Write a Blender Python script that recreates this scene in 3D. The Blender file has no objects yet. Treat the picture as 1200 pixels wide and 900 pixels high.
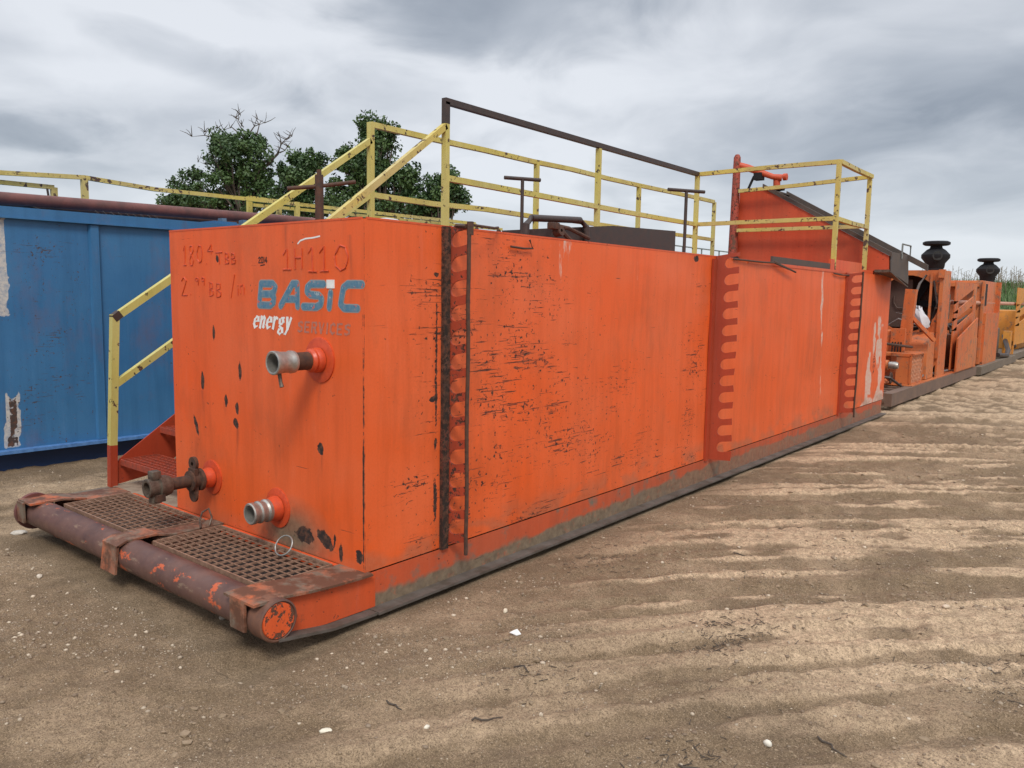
import bpy, bmesh, math, random
import numpy as np
from mathutils import Vector, Matrix
random.seed(7); RNG = np.random.default_rng(7)
C = bpy.context.scene.collection
R = math.radians

# ------------------------------------------------------------------ camera
CAM = Vector((3.0129, -2.5784, 1.62)); FPX = 933.44
FW = Vector((-0.62379578, 0.77356734, -0.11167984)); RT = Vector((0.77709899, 0.62914069, 0.0172961)); UP = Vector((-0.08364203, 0.07599705, 0.99359371))
cd = bpy.data.cameras.new('camera'); cam = bpy.data.objects.new('camera', cd); C.objects.link(cam)
m = Matrix((RT, UP, -FW)).transposed().to_4x4(); m.translation = CAM; cam.matrix_world = m
cd.sensor_width = 36; cd.lens = FPX / 1200 * 36; cd.clip_end = 3000; cd.clip_start = 0.05
bpy.context.scene.camera = cam
def far_point(px, py, dist):
    d = FW + RT * ((px - 600) / FPX) - UP * ((py - 450) / FPX)
    return CAM + d * dist
def ground_point(px, py):
    d = FW + RT * ((px - 600) / FPX) - UP * ((py - 450) / FPX)
    return CAM + d * (-CAM.z / d.z)

# ------------------------------------------------------------------ numpy noise
def _hash(ix, iy, seed):
    n = (ix.astype(np.int64) * 374761393 + iy.astype(np.int64) * 668265263 + seed * 2147483647) & 0x7fffffff
    n = ((n ^ (n >> 13)) * 1274126177) & 0x7fffffff
    n = (n ^ (n >> 16)) & 0x7fffffff
    return n / float(0x7fffffff)
def vnoise(x, y, seed=0):
    x = np.asarray(x, float); y = np.asarray(y, float)
    ix = np.floor(x); iy = np.floor(y); fx = x - ix; fy = y - iy
    fx = fx * fx * (3 - 2 * fx); fy = fy * fy * (3 - 2 * fy)
    a = _hash(ix, iy, seed); b = _hash(ix + 1, iy, seed); c = _hash(ix, iy + 1, seed); d = _hash(ix + 1, iy + 1, seed)
    return (a * (1 - fx) + b * fx) * (1 - fy) + (c * (1 - fx) + d * fx) * fy
def fbm(x, y, o=4, seed=0):
    s = 0; a = 1; t = 0
    for i in range(o):
        s = s + a * vnoise(x * 2 ** i, y * 2 ** i, seed + i * 17); t += a; a *= .5
    return s / t
def sstep(a, b, x):
    t = np.clip((x - a) / (b - a), 0, 1); return t * t * (3 - 2 * t)

# ------------------------------------------------------------------ materials
class NT:
    def __init__(s, name, rough=.6, metal=0., spec=.5):
        s.m = bpy.data.materials.new(name); s.m.use_nodes = True
        s.t = s.m.node_tree; s.b = s.t.nodes['Principled BSDF']; s.out = s.t.nodes['Material Output']
        s.b.inputs['Roughness'].default_value = rough; s.b.inputs['Metallic'].default_value = metal
        s.b.inputs['Specular IOR Level'].default_value = spec
        s.tc = s.t.nodes.new('ShaderNodeTexCoord')
    def n(s, typ, **k):
        nd = s.t.nodes.new(typ)
        for a, v in k.items(): setattr(nd, a, v)
        return nd
    def l(s, a, b): s.t.links.new(a, b)
    def put(s, sock, v):
        if isinstance(v, bpy.types.NodeSocket): s.l(v, sock)
        elif isinstance(v, (tuple, list)): sock.default_value = (*v, 1) if len(v) == 3 and sock.type == 'RGBA' else v
        else: sock.default_value = v
    def noise(s, scale, detail=3, rough=.6, stretch=(1, 1, 1), off=(0, 0, 0), dist=0):
        mp = s.n('ShaderNodeMapping'); mp.inputs['Scale'].default_value = stretch; mp.inputs['Location'].default_value = off
        s.l(s.tc.outputs['Object'], mp.inputs[0])
        nz = s.n('ShaderNodeTexNoise'); nz.inputs['Scale'].default_value = scale; nz.inputs['Detail'].default_value = detail
        nz.inputs['Roughness'].default_value = rough; nz.inputs['Distortion'].default_value = dist
        s.l(mp.outputs[0], nz.inputs[0]); return nz.outputs[0]
    def math(s, op, a, b=0., c=None, clamp=False):
        nd = s.n('ShaderNodeMath', operation=op); nd.use_clamp = clamp
        s.put(nd.inputs[0], a); s.put(nd.inputs[1], b)
        if c is not None: s.put(nd.inputs[2], c)
        return nd.outputs[0]
    def ramp(s, v, a, b, lo=0., hi=1.):
        nd = s.n('ShaderNodeMapRange'); s.put(nd.inputs[0], v); s.put(nd.inputs[1], a); s.put(nd.inputs[2], b)
        nd.inputs[3].default_value = lo; nd.inputs[4].default_value = hi; return nd.outputs[0]
    def mix(s, f, a, b):
        nd = s.n('ShaderNodeMix', data_type='RGBA'); s.put(nd.inputs[0], f); s.put(nd.inputs[6], a); s.put(nd.inputs[7], b)
        return nd.outputs[2]
    def attr(s, name):
        nd = s.n('ShaderNodeAttribute'); nd.attribute_name = name; return nd.outputs['Fac']
    def pos(s):
        nd = s.n('ShaderNodeSeparateXYZ'); s.l(s.tc.outputs['Object'], nd.inputs[0]); return nd.outputs
    def bump(s, h, strength=.3, dist=.01):
        nd = s.n('ShaderNodeBump'); nd.inputs['Strength'].default_value = strength; nd.inputs['Distance'].default_value = dist
        s.put(nd.inputs['Height'], h); s.l(nd.outputs[0], s.b.inputs['Normal'])
    def col(s, c): s.put(s.b.inputs['Base Color'], c)

ORANGE = (.77, .104, .012); ORANGE_LIGHT = (.75, .132, .036); DARK = (.022, .014, .012); RUST = (.12, .05, .028)
def paint(name, c1, c2, rough=.45, wear=.35, scr=0., attrs=False, chipcol=DARK, dirt=0., chipscale=38, rustier=0.):
    t = NT(name, rough)
    big = t.noise(1.3, 4); c = t.mix(t.ramp(big, .35, .65), c1, c2)
    streak = t.noise(3, 4, .7, (3, 3, .25)); c = t.mix(t.ramp(streak, .45, .75, 0, .45), c, tuple(x * .62 for x in c1))
    grim = t.noise(2.2, 6, .72, (1, 1, .5), off=(6, 6, 1)); c = t.mix(t.ramp(grim, .52, .72, 0, .32), c, (.20, .07, .03))
    thin = t.noise(16, 4, .7, (1, 1, .08), off=(0, 3, 0)); c = t.mix(t.ramp(thin, .60, .74, 0, .16), c, tuple(min(1, x * .9 + .10) for x in c2))
    fine = t.noise(90, 2); c = t.mix(t.ramp(fine, .4, .9, 0, .25), c, tuple(x * .6 for x in c1))
    n1 = t.noise(chipscale, 5, .65); clus = t.noise(3.1, 3, .6, off=(3, 1, 7))
    w = t.math('ADD', t.math('MULTIPLY', clus, .22), wear * .16)
    if attrs: w = t.math('ADD', w, t.math('MULTIPLY', t.attr('wear'), .105))
    chip = t.ramp(t.math('ADD', n1, w), .84, .87)
    if scr > 0:
        n2 = t.noise(7.5, 7, .74, (1, 1, 10), off=(2, 5, 1))
        w2 = t.math('ADD', t.math('MULTIPLY', clus, .18), scr * .1)
        if attrs: w2 = t.math('ADD', w2, t.math('MULTIPLY', t.attr('wear'), .115))
        chip = t.math('MAXIMUM', chip, t.ramp(t.math('ADD', n2, w2), .835, .86))
        n5 = t.noise(2.6, 5, .66, (1, 1, 34), off=(7, 3, 2)); w5 = t.math('MULTIPLY', t.noise(9, 2, .5, (1, 1, 2), off=(1, 1, 5)), .16)
        if attrs: w5 = t.math('ADD', w5, t.math('MULTIPLY', t.attr('wear'), .13))
        chip = t.math('MAXIMUM', chip, t.ramp(t.math('ADD', n5, w5), .83, .85, 0, .9))
    if attrs:
        ed = t.noise(26, 4, .7)
        pa = t.ramp(t.math('ADD', t.attr('patch'), t.math('MULTIPLY', ed, .7)), .84, .88)
        chip = t.math('MAXIMUM', chip, pa)
        pl_n = t.noise(9, 5, .75, (1.6, 1.6, .3), off=(4, 4, 4))
        pale = t.ramp(t.math('ADD', t.attr('pale'), t.math('MULTIPLY', pl_n, .9)), .95, 1.05)
        c = t.mix(t.math('MULTIPLY', pale, t.ramp(t.noise(24, 5, .75), .3, .6, .3, .85)), c, (.62, .56, .48))
        c = t.mix(t.math('MULTIPLY', t.attr('run'), t.ramp(t.noise(18, 4, .7, (1, 1, .15)), .35, .6)), c, (.30, .055, .018))
        c = t.mix(t.math('MULTIPLY', t.attr('soil'), t.ramp(t.noise(14, 5, .7), .25, .45, .45, 1.)), c, t.mix(t.ramp(t.noise(20, 5, .75), .35, .65), (.13, .090, .058), (.235, .170, .108)))
    if dirt > 0: c = t.mix(t.ramp(t.noise(5, 5, .7, off=(9, 2, 3)), .62 - dirt * .3, .75 - dirt * .2), c, (.17, .13, .095))
    if rustier > 0: c = t.mix(t.ramp(t.noise(7, 6, .7, off=(1, 8, 3)), .62 - rustier * .25, .7 - rustier * .2), c, RUST)
    cc = t.mix(t.ramp(t.noise(30, 3), .45, .65), chipcol, RUST)
    t.col(t.mix(chip, c, cc))
    t.put(t.b.inputs['Roughness'], t.math('ADD', rough, t.math('MULTIPLY', chip, .35)))
    h = t.math('SUBTRACT', t.math('MULTIPLY', t.noise(6, 3), .25), chip)
    t.bump(h, .5, .004)
    return t.m
def plain(name, c, c2=None, rough=.6, metal=0., scale=20, bump=.2):
    t = NT(name, rough, metal); c2 = c2 or tuple(x * .6 for x in c)
    nz = t.noise(scale, 5, .65); t.col(t.mix(t.ramp(nz, .35, .65), c, c2)); 
    t.put(t.b.inputs['Roughness'], t.ramp(nz, .2, .8, rough - .1, rough + .15))
    t.bump(nz, bump, .003); return t.m

M = {}
M['tank'] = paint('orange_tank_paint', ORANGE, ORANGE_LIGHT, .5, .1, .2, True)
M['red'] = paint('darker_red_paint', (.33, .040, .014), (.40, .055, .02), .5, .35, .3)
M['comb_worn'] = paint('worn_red_paint', (.24, .035, .016), (.40, .055, .02), .55, 1.1, .8, chipcol=(.05, .02, .014))
M['orange'] = paint('orange_paint', (.68, .085, .02), (.66, .12, .035), .48, .5, .3)
M['hopper'] = paint('hopper_red_paint', (.56, .070, .020), (.50, .085, .032), .55, .4, .3)
M['nose'] = paint('nose_paint', (.60, .080, .016), (.54, .09, .03), .55, .45, .4, rustier=.12)
M['rail_o'] = paint('skid_rail_paint', (.58, .078, .018), (.50, .085, .03), .6, .25, .1, True, dirt=.3)
M['worn'] = paint('worn_platform_steel', (.60, .13, .04), (.42, .12, .05), .65, .3, .3, dirt=.9, rustier=.75, chipscale=24, chipcol=(.10, .05, .03))
M['rust'] = plain('rusty_brown_pipe', (.10, .05, .038), (.19, .085, .05), .62, 0, 9, .35)
M['bumper'] = paint('bumper_pipe_paint', (.105, .052, .045), (.15, .075, .06), .5, .6, .6, chipcol=(.06, .035, .028), rustier=.25)
t = NT('bumper_pipe_remnants', .5); c = t.mix(t.ramp(t.noise(5, 5, .65), .35, .65), (.085, .042, .036), (.15, .075, .058)); c = t.mix(t.ramp(t.noise(11, 5, .7, (.6, 1, 1), off=(3, 0, 0)), .60, .64), c, (.50, .10, .035)); c = t.mix(t.ramp(t.noise(30, 5, .7, (.3, 1, 1)), .60, .66, 0, .7), c, (.24, .16, .11)); t.col(c); t.put(t.b.inputs['Roughness'], t.ramp(t.noise(8, 3), .3, .7, .38, .7)); t.bump(t.noise(40, 4), .3, .004); M['bumper'] = t.m
M['rust2'] = plain('dark_rust', (.045, .025, .018), (.10, .045, .025), .75, 0, 30, .5)
M['grate'] = plain('rusty_grating_steel', (.22, .13, .09), (.36, .22, .15), .55, .1, 30, .4)
M['grate_red'] = plain('red_painted_grating', (.40, .06, .025), (.22, .05, .03), .6, 0, 26, .4)
M['yellow'] = paint('yellow_handrail_paint', (.56, .47, .10), (.55, .50, .19), .5, .7, .7, chipcol=(.05, .035, .03), chipscale=16)
M['yellow_worn'] = paint('worn_yellow_handrail_paint', (.60, .47, .10), (.52, .42, .17), .55, .95, 1.2, chipcol=(.08, .05, .04), chipscale=14)
M['black'] = plain('dark_brown_steel', (.038, .027, .024), (.065, .042, .035), .5, .1, 14, .2)
M['lip'] = plain('dark_grey_brown_steel', (.065, .052, .046), (.10, .07, .055), .7, 0, 8, .4)
M['blackpaint'] = plain('black_valve_paint', (.004, .004, .006), (.008, .008, .010), .8, 0, 18, .2)
M['alu'] = plain('cast_aluminium', (.50, .49, .45), (.33, .31, .28), .38, .75, 24, .4)
M['darkin'] = plain('dark_bore', (.03, .03, .028), None, .8, 0, 10, .1)
M['dull'] = plain('dull_metal', (.17, .14, .11), (.09, .06, .045), .5, .5, 30, .6)
M['flange_lip'] = plain('scraped_steel_edge', (.15, .13, .115), (.085, .065, .05), .6, .2, 7, .3)
M['web'] = plain('soiled_rail', (.13, .10, .075), (.19, .15, .11), .85, 0, 12, .7)
M['blue'] = paint('blue_tank_paint', (.030, .135, .30), (.045, .165, .335), .42, .2, .4, True, chipcol=(.05, .035, .03))
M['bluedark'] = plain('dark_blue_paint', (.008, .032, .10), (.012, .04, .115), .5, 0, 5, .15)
M['pipe_red'] = plain('red_brown_pipe_paint', (.17, .055, .045), (.10, .04, .035), .55, 0, 7, .35)
M['unit'] = paint('pump_orange_paint', (.58, .125, .03), (.56, .17, .05), .55, .5, .3, dirt=.3, rustier=.12)
M['unit_y'] = paint('yellow_orange_paint', (.66, .24, .03), (.62, .28, .05), .5, .5, .2, dirt=.2)
M['white'] = plain('white_paint', (.8, .8, .78), (.68, .68, .66), .6, 0, 30, .2)
M['sack'] = plain('white_plastic_sack', (.62, .60, .62), (.5, .48, .5), .5, 0, 10, .5)
M['letter_blue'] = plain('faded_blue_lettering', (.055, .165, .27), (.15, .24, .30), .5, 0, 35, .2)
t = NT('faded_blue_lettering', .5); c = t.mix(t.ramp(t.noise(35, 5), .35, .65), (.055, .165, .27), (.13, .23, .30)); c = t.mix(t.ramp(t.noise(26, 5, .7, off=(2, 2, 2)), .60, .64, 0, .85), c, (.70, .10, .02)); c = t.mix(t.ramp(t.noise(42, 5, .7, off=(5, 1, 2)), .62, .66, 0, .7), c, (.45, .5, .5)); t.col(c); M['letter_blue'] = t.m
M['letter_edge'] = plain('pale_blue_letter_edge', (.20, .30, .33), (.33, .26, .24), .55, 0, 60, .2)
M['letter_grey'] = plain('faded_grey_lettering', (.33, .19, .16), (.55, .13, .06), .55, 0, 90, .2)
M['ink'] = plain('black_marker', (.05, .02, .015), None, .6)
M['weld'] = plain('painted_weld_bead', (.62, .08, .022), (.5, .06, .02), .38, 0, 40, .3)
M['greyrail'] = plain('grey_handrail', (.25, .26, .25), None, .6)
M['mesh'] = plain('pale_orange_mesh', (.62, .32, .2), (.5, .2, .1), .6)
M['copper'] = plain('brown_radiator_core', (.10, .055, .04), (.07, .04, .03), .6, 0, 60, .4)
M['hose'] = plain('grey_hose', (.2, .17, .16), None, .6)
M['bark'] = plain('bark', (.06, .045, .035), (.10, .08, .06), .9, 0, 6, .6)
t = NT('leaves', .55); t.b.inputs['Transmission Weight'].default_value = 0
oi = t.n('ShaderNodeAttribute'); oi.attribute_name = 'tone'
t.col(t.mix(oi.outputs['Fac'], (.026, .062, .018), (.075, .135, .035))); M['leaf'] = t.m
t = NT('grass', .6); oi = t.n('ShaderNodeAttribute'); oi.attribute_name = 'tone'
t.col(t.mix(oi.outputs['Fac'], (.055, .12, .03), (.14, .22, .07))); M['grassblade'] = t.m
M['bank'] = plain('bank_soil', (.08, .12, .04), (.05, .08, .03), .9, 0, .8, .3)
M['stalk'] = plain('dead_stalks', (.25, .2, .13), None, .8)

# ------------------------------------------------------------------ mesh helpers
OFF = {}
class MB:
    def __init__(s): s.b = bmesh.new()
    def face(s, vs):
        vv = [s.b.verts.new(v) for v in vs]
        try: return s.b.faces.new(vv)
        except Exception: return None
    def box(s, lo, hi, rot=None, bevel=0):
        lo = Vector(lo); hi = Vector(hi); c = (lo + hi) / 2; h = (hi - lo) / 2
        vs = []
        for sx in (-1, 1):
            for sy in (-1, 1):
                for sz in (-1, 1):
                    v = Vector((sx * h.x, sy * h.y, sz * h.z))
                    if rot: v = rot @ v
                    vs.append(s.b.verts.new(c + v))
        fs = [s.b.faces.new([vs[i] for i in f]) for f in ((0, 1, 3, 2), (4, 6, 7, 5), (0, 4, 5, 1), (2, 3, 7, 6), (0, 2, 6, 4), (1, 5, 7, 3))]
        if bevel:
            es = list({e for f in fs for e in f.edges})
            bmesh.ops.bevel(s.b, geom=es, offset=bevel, segments=2, affect='EDGES', profile=.6)
        return s
    def prism(s, pts, vec):
        """pts: planar polygon (3D), extruded along vec"""
        vec = Vector(vec); a = [s.b.verts.new(p) for p in pts]; b = [s.b.verts.new(Vector(p) + vec) for p in pts]
        fs = [s.b.faces.new(a), s.b.faces.new(b[::-1])]
        n = len(a)
        for i in range(n): s.b.faces.new((a[i], b[i], b[(i + 1) % n], a[(i + 1) % n]))
        for f in fs: f.normal_update()
        bmesh.ops.triangulate(s.b, faces=fs)
        return s
    def bar(s, p0, p1, w, h=None, up=(0, 0, 1), ext=0):
        h = h or w; p0 = Vector(p0); p1 = Vector(p1); d = (p1 - p0).normalized(); p0 = p0 - d * ext; p1 = p1 + d * ext
        u = Vector(up)
        if abs(d.dot(u)) > .95: u = Vector((0, 1, 0))
        x = d.cross(u).normalized(); y = x.cross(d)
        q = [x * sx * w / 2 + y * sy * h / 2 for sx, sy in ((-1, -1), (1, -1), (1, 1), (-1, 1))]
        a = [s.b.verts.new(p0 + v) for v in q]; b = [s.b.verts.new(p1 + v) for v in q]
        s.b.faces.new(a[::-1]); s.b.faces.new(b)
        for i in range(4): s.b.faces.new((a[i], a[(i + 1) % 4], b[(i + 1) % 4], b[i]))
        return s
    def tube(s, pts, r, n=10, cap=True, wob=0):
        pts = [Vector(p) for p in pts]; rs = r if isinstance(r, (list, tuple)) else [r] * len(pts)
        rings = []
        for i, p in enumerate(pts):
            d = (pts[min(i + 1, len(pts) - 1)] - pts[max(i - 1, 0)]).normalized()
            u = Vector((0, 0, 1)) if abs(d.z) < .9 else Vector((1, 0, 0))
            x = d.cross(u).normalized(); y = x.cross(d)
            rings.append([s.b.verts.new(p + (x * math.cos(2 * math.pi * k / n) + y * math.sin(2 * math.pi * k / n)) * (rs[i] * (1 + random.uniform(-wob, wob)))) for k in range(n)])
        for a, b in zip(rings, rings[1:]):
            for k in range(n):
                f = s.b.faces.new((a[k], a[(k + 1) % n], b[(k + 1) % n], b[k])); f.smooth = True
        if cap: s.b.faces.new(rings[0][::-1]); s.b.faces.new(rings[-1])
        return s
    def lathe(s, base, axis, prof, n=28, smooth=True, a0=0.):
        """prof: list of (distance along axis, radius)"""
        base = Vector(base); d = Vector(axis).normalized(); u = Vector((0, 0, 1)) if abs(d.z) < .9 else Vector((1, 0, 0))
        x = d.cross(u).normalized(); y = x.cross(d); rings = []
        for t_, r in prof:
            rings.append([s.b.verts.new(base + d * t_ + (x * math.cos(a0 + 2 * math.pi * k / n) + y * math.sin(a0 + 2 * math.pi * k / n)) * max(r, 1e-4)) for k in range(n)])
        for i, (a, b) in enumerate(zip(rings, rings[1:])):
            for k in range(n):
                f = s.b.faces.new((a[k], a[(k + 1) % n], b[(k + 1) % n], b[k])); f.smooth = smooth
        return s
    def build(s, name, mat, parent=None, flat=False):
        bmesh.ops.recalc_face_normals(s.b, faces=s.b.faces)
        me = bpy.data.meshes.new(name); s.b.to_mesh(me); s.b.free()
        return link(name, me, mat, parent)
def link(name, me, mat, parent=None):
    off = OFF.get(parent.name if parent else None, Vector((0, 0, 0)))
    if not parent:
        co = np.empty(len(me.vertices) * 3); me.vertices.foreach_get('co', co); co = co.reshape(-1, 3)
        off = Vector(((co[:, 0].min() + co[:, 0].max()) / 2, (co[:, 1].min() + co[:, 1].max()) / 2, co[:, 2].min()))
    me.transform(Matrix.Translation(-off))
    try: me.set_sharp_from_angle(angle=R(38))
    except Exception: pass
    o = bpy.data.objects.new(name, me); C.objects.link(o); o.data.materials.append(mat)
    if parent: o.parent = parent
    else: o.location = off
    OFF[o.name] = off
    return o
def thing(name, loc, label, cat, group=None):
    o = bpy.data.objects.new(name, None); C.objects.link(o); o.location = loc; o.empty_display_size = .2
    o['label'] = label; o['category'] = cat
    if group: o['group'] = group
    OFF[o.name] = Vector(loc); return o
def tag(o, label, cat, group=None, kind=None):
    if label: o['label'] = label
    if cat: o['category'] = cat
    if group: o['group'] = group
    if kind: o['kind'] = kind
    return o
def grid(name, mat, parent, origin, u, v, nu, nv, attrs=None, disp=None, clipf=None):
    """sheet with per-vertex masks; u, v full-length vectors; attrs(a,b)->dict with a,b metres along u,v"""
    origin = np.array(origin, float); u = np.array(u, float); v = np.array(v, float)
    Lu = np.linalg.norm(u); Lv = np.linalg.norm(v); A, B = np.meshgrid(np.linspace(0, 1, nu), np.linspace(0, 1, nv), indexing='ij')
    P = origin + A[..., None] * u + B[..., None] * v; n = np.cross(u, v); n /= np.linalg.norm(n)
    if disp is not None: P = P + disp(A * Lu, B * Lv)[..., None] * n
    P = P.reshape(-1, 3); I = np.arange(nu * nv).reshape(nu, nv)
    F = np.stack([I[:-1, :-1], I[1:, :-1], I[1:, 1:], I[:-1, 1:]], -1).reshape(-1, 4)
    me = bpy.data.meshes.new(name); me.vertices.add(len(P)); me.vertices.foreach_set('co', P.ravel())
    me.loops.add(F.size); me.loops.foreach_set('vertex_index', F.ravel().astype(np.int32)); me.polygons.add(len(F))
    me.polygons.foreach_set('loop_start', np.arange(0, F.size, 4, dtype=np.int32)); me.polygons.foreach_set('use_smooth', np.ones(len(F), bool))
    me.update(calc_edges=True)
    if attrs:
        for k, val in attrs(A * Lu, B * Lv).items():
            at = me.attributes.new(k, 'FLOAT', 'POINT'); at.data.foreach_set('value', np.clip(val, 0, 3).ravel().astype(np.float32))
    return link(name, me, mat, parent)
def ell(a, b, ca, cb, ra, rb, ang=0):
    da = a - ca; db = b - cb; c_, s_ = math.cos(ang), math.sin(ang); x = (da * c_ + db * s_) / ra; y = (-da * s_ + db * c_) / rb
    return np.clip(1.35 - np.sqrt(x * x + y * y), 0, 1)

# ================================================================== ORANGE TANK
W, L, ZB, ZT = 1.842, 9.75, .206, 1.972
YEND = L
tank = thing('mud_tank', (-1, 4.8, 0), 'long orange steel mud tank with yellow railings on top, front platform and blue lettering', 'tank')
TH = ZT - ZB
# front wall: a runs from x=-W to 0, b up
def fa(a, b):
    x = a - W; z = b + ZB
    wear = .35 * fbm(a * 3, b * 3, 3, 5) + .5 * sstep(.5, .0, b) * fbm(a * 5, b * 5, 3, 8)
    patch = np.zeros_like(a)
    for cx, cz, rx, rz, an in ((-1.50, 1.02 + .04, .022, .075, 0), (-1.585, .775, .022, .085, .35), (-1.245, .965, .02, .05, 0), (-1.13, .93, .022, .05, .1), (-1.15, .84, .03, .045, .4),
                               (-.35, .795, .03, .04, .5), (-1.36, 1.36, .018, .06, 0), (-1.09, 1.15, .02, .07, 0), (-1.30, 1.80, .018, .03, .5),
                               (-.32, .31, .09, .05, -.5), (-.50, .30, .09, .06, 0), (-.19, .27, .02, .06, 0), (-.045, .28, .03, .05, 0), (-.012, .6, .007, .5, 0), (-.006, 1.0, .006, .9, 0), (-.24, .33, .012, .04, 0)):
        patch = np.maximum(patch, ell(x, z, cx, cz, rx * 1.2, rz * 1.1, an) * .78)
    pale = 0 * x; run = 0 * x
    for cx, cz, ln in ((-1.50, 1.0, .3), (-1.585, .70, .25), (-1.14, .82, .3), (-.35, .77, .3), (-.35, 1.15, .35), (-.735, .30, .1), (-1.41, .38, .12), (-.75, 1.5, .2), (-1.25, .95, .2), (-.62, 1.97, .3), (-1.1, 1.97, .2), (-.1, 1.9, .5)):
        run = np.maximum(run, .75 * np.exp(-((x - cx + .01 * np.sin(z * 14)) / .014) ** 2) * sstep(cz - ln, cz, z) * (z < cz))
    soil = .9 * ell(x, z, -.62, .30, .30, .16) + .25 * sstep(.12, 0, b)
    return dict(wear=wear, patch=patch, pale=pale, soil=soil, run=run)
def fd(a, b): return (fbm(a * 2.2, b * 2.2, 2, 3) - .5) * .010 * np.minimum(1, np.minimum(a, W - a) * 4) * np.minimum(1, np.minimum(b, TH - b) * 4)
front = grid('front_wall', M['tank'], tank, (-W, 0, ZB), (W, 0, 0), (0, 0, TH), 185, 177, fa, fd)
# right wall
def sa(a, b):
    z = b + ZB; y = a
    cl = sstep(.45, .75, fbm(a * 2.0, b * 5, 3, 21))
    dens = 1.05 * np.exp(-((y - 1.0) / .55) ** 2) + .9 * np.exp(-((y - .42) / .16) ** 2) + .55 * np.exp(-((y - 1.9) / .9) ** 2) * sstep(1.7, 1.0, z) + .75 * np.exp(-((y - 3.6) / .28) ** 2) + .3 * np.exp(-((y - 2.8) / .6) ** 2) * sstep(1.4, .7, z) + .2
    dens = dens + .35 * np.exp(-((y - 7.4) / .3) ** 2)
    dens = np.where(z > 1.75, dens * .55, dens)
    wear = np.minimum(dens, 1.0) * (.62 + .62 * cl) + .12
    patch = np.zeros_like(a)
    patch = np.maximum(patch, .8 * ell(y, z, .47, 1.05, .035, .02)); patch = np.maximum(patch, .75 * ell(y, z, .5, .8, .018, .05))
    patch = np.maximum(patch, .7 * ell(y, z, 3.56, 1.94, .07, .04)); patch = np.maximum(patch, .7 * ell(y, z, .5, 1.72, .03, .02)); patch = np.maximum(patch, .62 * ell(y, z, .50, .5, .025, .25))
    patch = np.maximum(patch, .62 * ell(y, z, .50, 1.2, .02, .7))
    patch = np.maximum(patch, .5 * ell(y, z, 9.15, .75, .10, .35))
    patch = np.maximum(patch, np.where(y < .012, .55, 0))
    pale = (.30 + .40 * fbm(y * 6, z * 5, 3, 61)) * np.exp(-((y - 6.85 + .1 * (z - 1) + .12 * (fbm(y * 2, z * 3, 2, 62) - .5)) / .08) ** 2) * sstep(.25, .6, z) * 1.1
    pale = pale + .52 * np.exp(-((y - 2.6) / .06) ** 2) * sstep(1.45, 1.8, z) + .46 * np.exp(-((y - 1.7) / .3) ** 2) * sstep(1.4, 1.8, z) + .42 * np.exp(-((y - 4.9) / .5) ** 2) * sstep(1.4, 1.8, z)
    yy = np.clip((1.45 - z) / 1.1, 0, 1.2)
    yw = y + .35 * (fbm(y * 4, z * 4, 4, 63) - .5); ring = sstep(.16 + .1 * yy, .05, np.abs(np.abs(yw - 9.2) - (.05 + .26 * yy))) * (.5 + .5 * sstep(.35, .55, fbm(y * 7, z * 5, 3, 64)))
    pale = pale + .68 * ring * sstep(1.55, 1.35, z) * (y > 8.5) + .55 * (y > 8.35) * sstep(.42, .28, z + .1 * (9.7 - y))
    soil = .38 * sstep(.16, .0, b - .08 * fbm(y * 7, z * 3, 3, 66)) * sstep(.40, .62, fbm(y * 5, z * 9, 4, 65))
    return dict(wear=wear, patch=patch, pale=pale, soil=soil)
def sd(a, b): return (fbm(a * 1.1, b * 2, 2, 33) - .5) * .022 * np.minimum(1, a * 5) * np.minimum(1, (L - a) * 5) * np.minimum(1, b * 5) * np.minimum(1, (TH - b) * 8)
side = grid('side_wall', M['tank'], tank, (0, 0, ZB), (0, L, 0), (0, 0, TH), 760, 150, sa, sd)
tag(side, 'long right wall scratched near the front and whitened at its far end', None)
b = MB(); b.box((-W, .01, ZB + .01), (-W + .006, L, ZT)); b.box((-W, L - .006, ZB), (-.002, L, ZT)); b.build('rear_wall', M['orange'], tank)
b = MB(); b.box((-W + .01, .06, ZT - .06), (-.05, L - .02, ZT - .045)); b.build('top_deck', M['red'], tank)
b = MB(); b.bar((-.004, .02, ZT + .004), (-.004, 4.6, ZT + .004), .012, .01); b.bar((-.02, .004, ZT + .004), (-W, .004, ZT + .004), .012, .01)
b.bar((-.004, 4.62, ZT - .012), (-.004, 7.9, ZT - .012), .02, .03); b.build('top_edge', M['orange'], tank)
b = MB(); b.box((-.05, 5.3, 1.93), (-.03, 7.1, 2.045)); b.build('raised_curb', M['lip'], tank)
b = MB(); b.box((-.05, 7.1, 1.93), (-.026, 8.36, 2.10)); b.box((-.05, 8.36, 1.93), (-.03, L - .02, 2.02)); b.build('raised_curb', M['orange'], tank)

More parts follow.
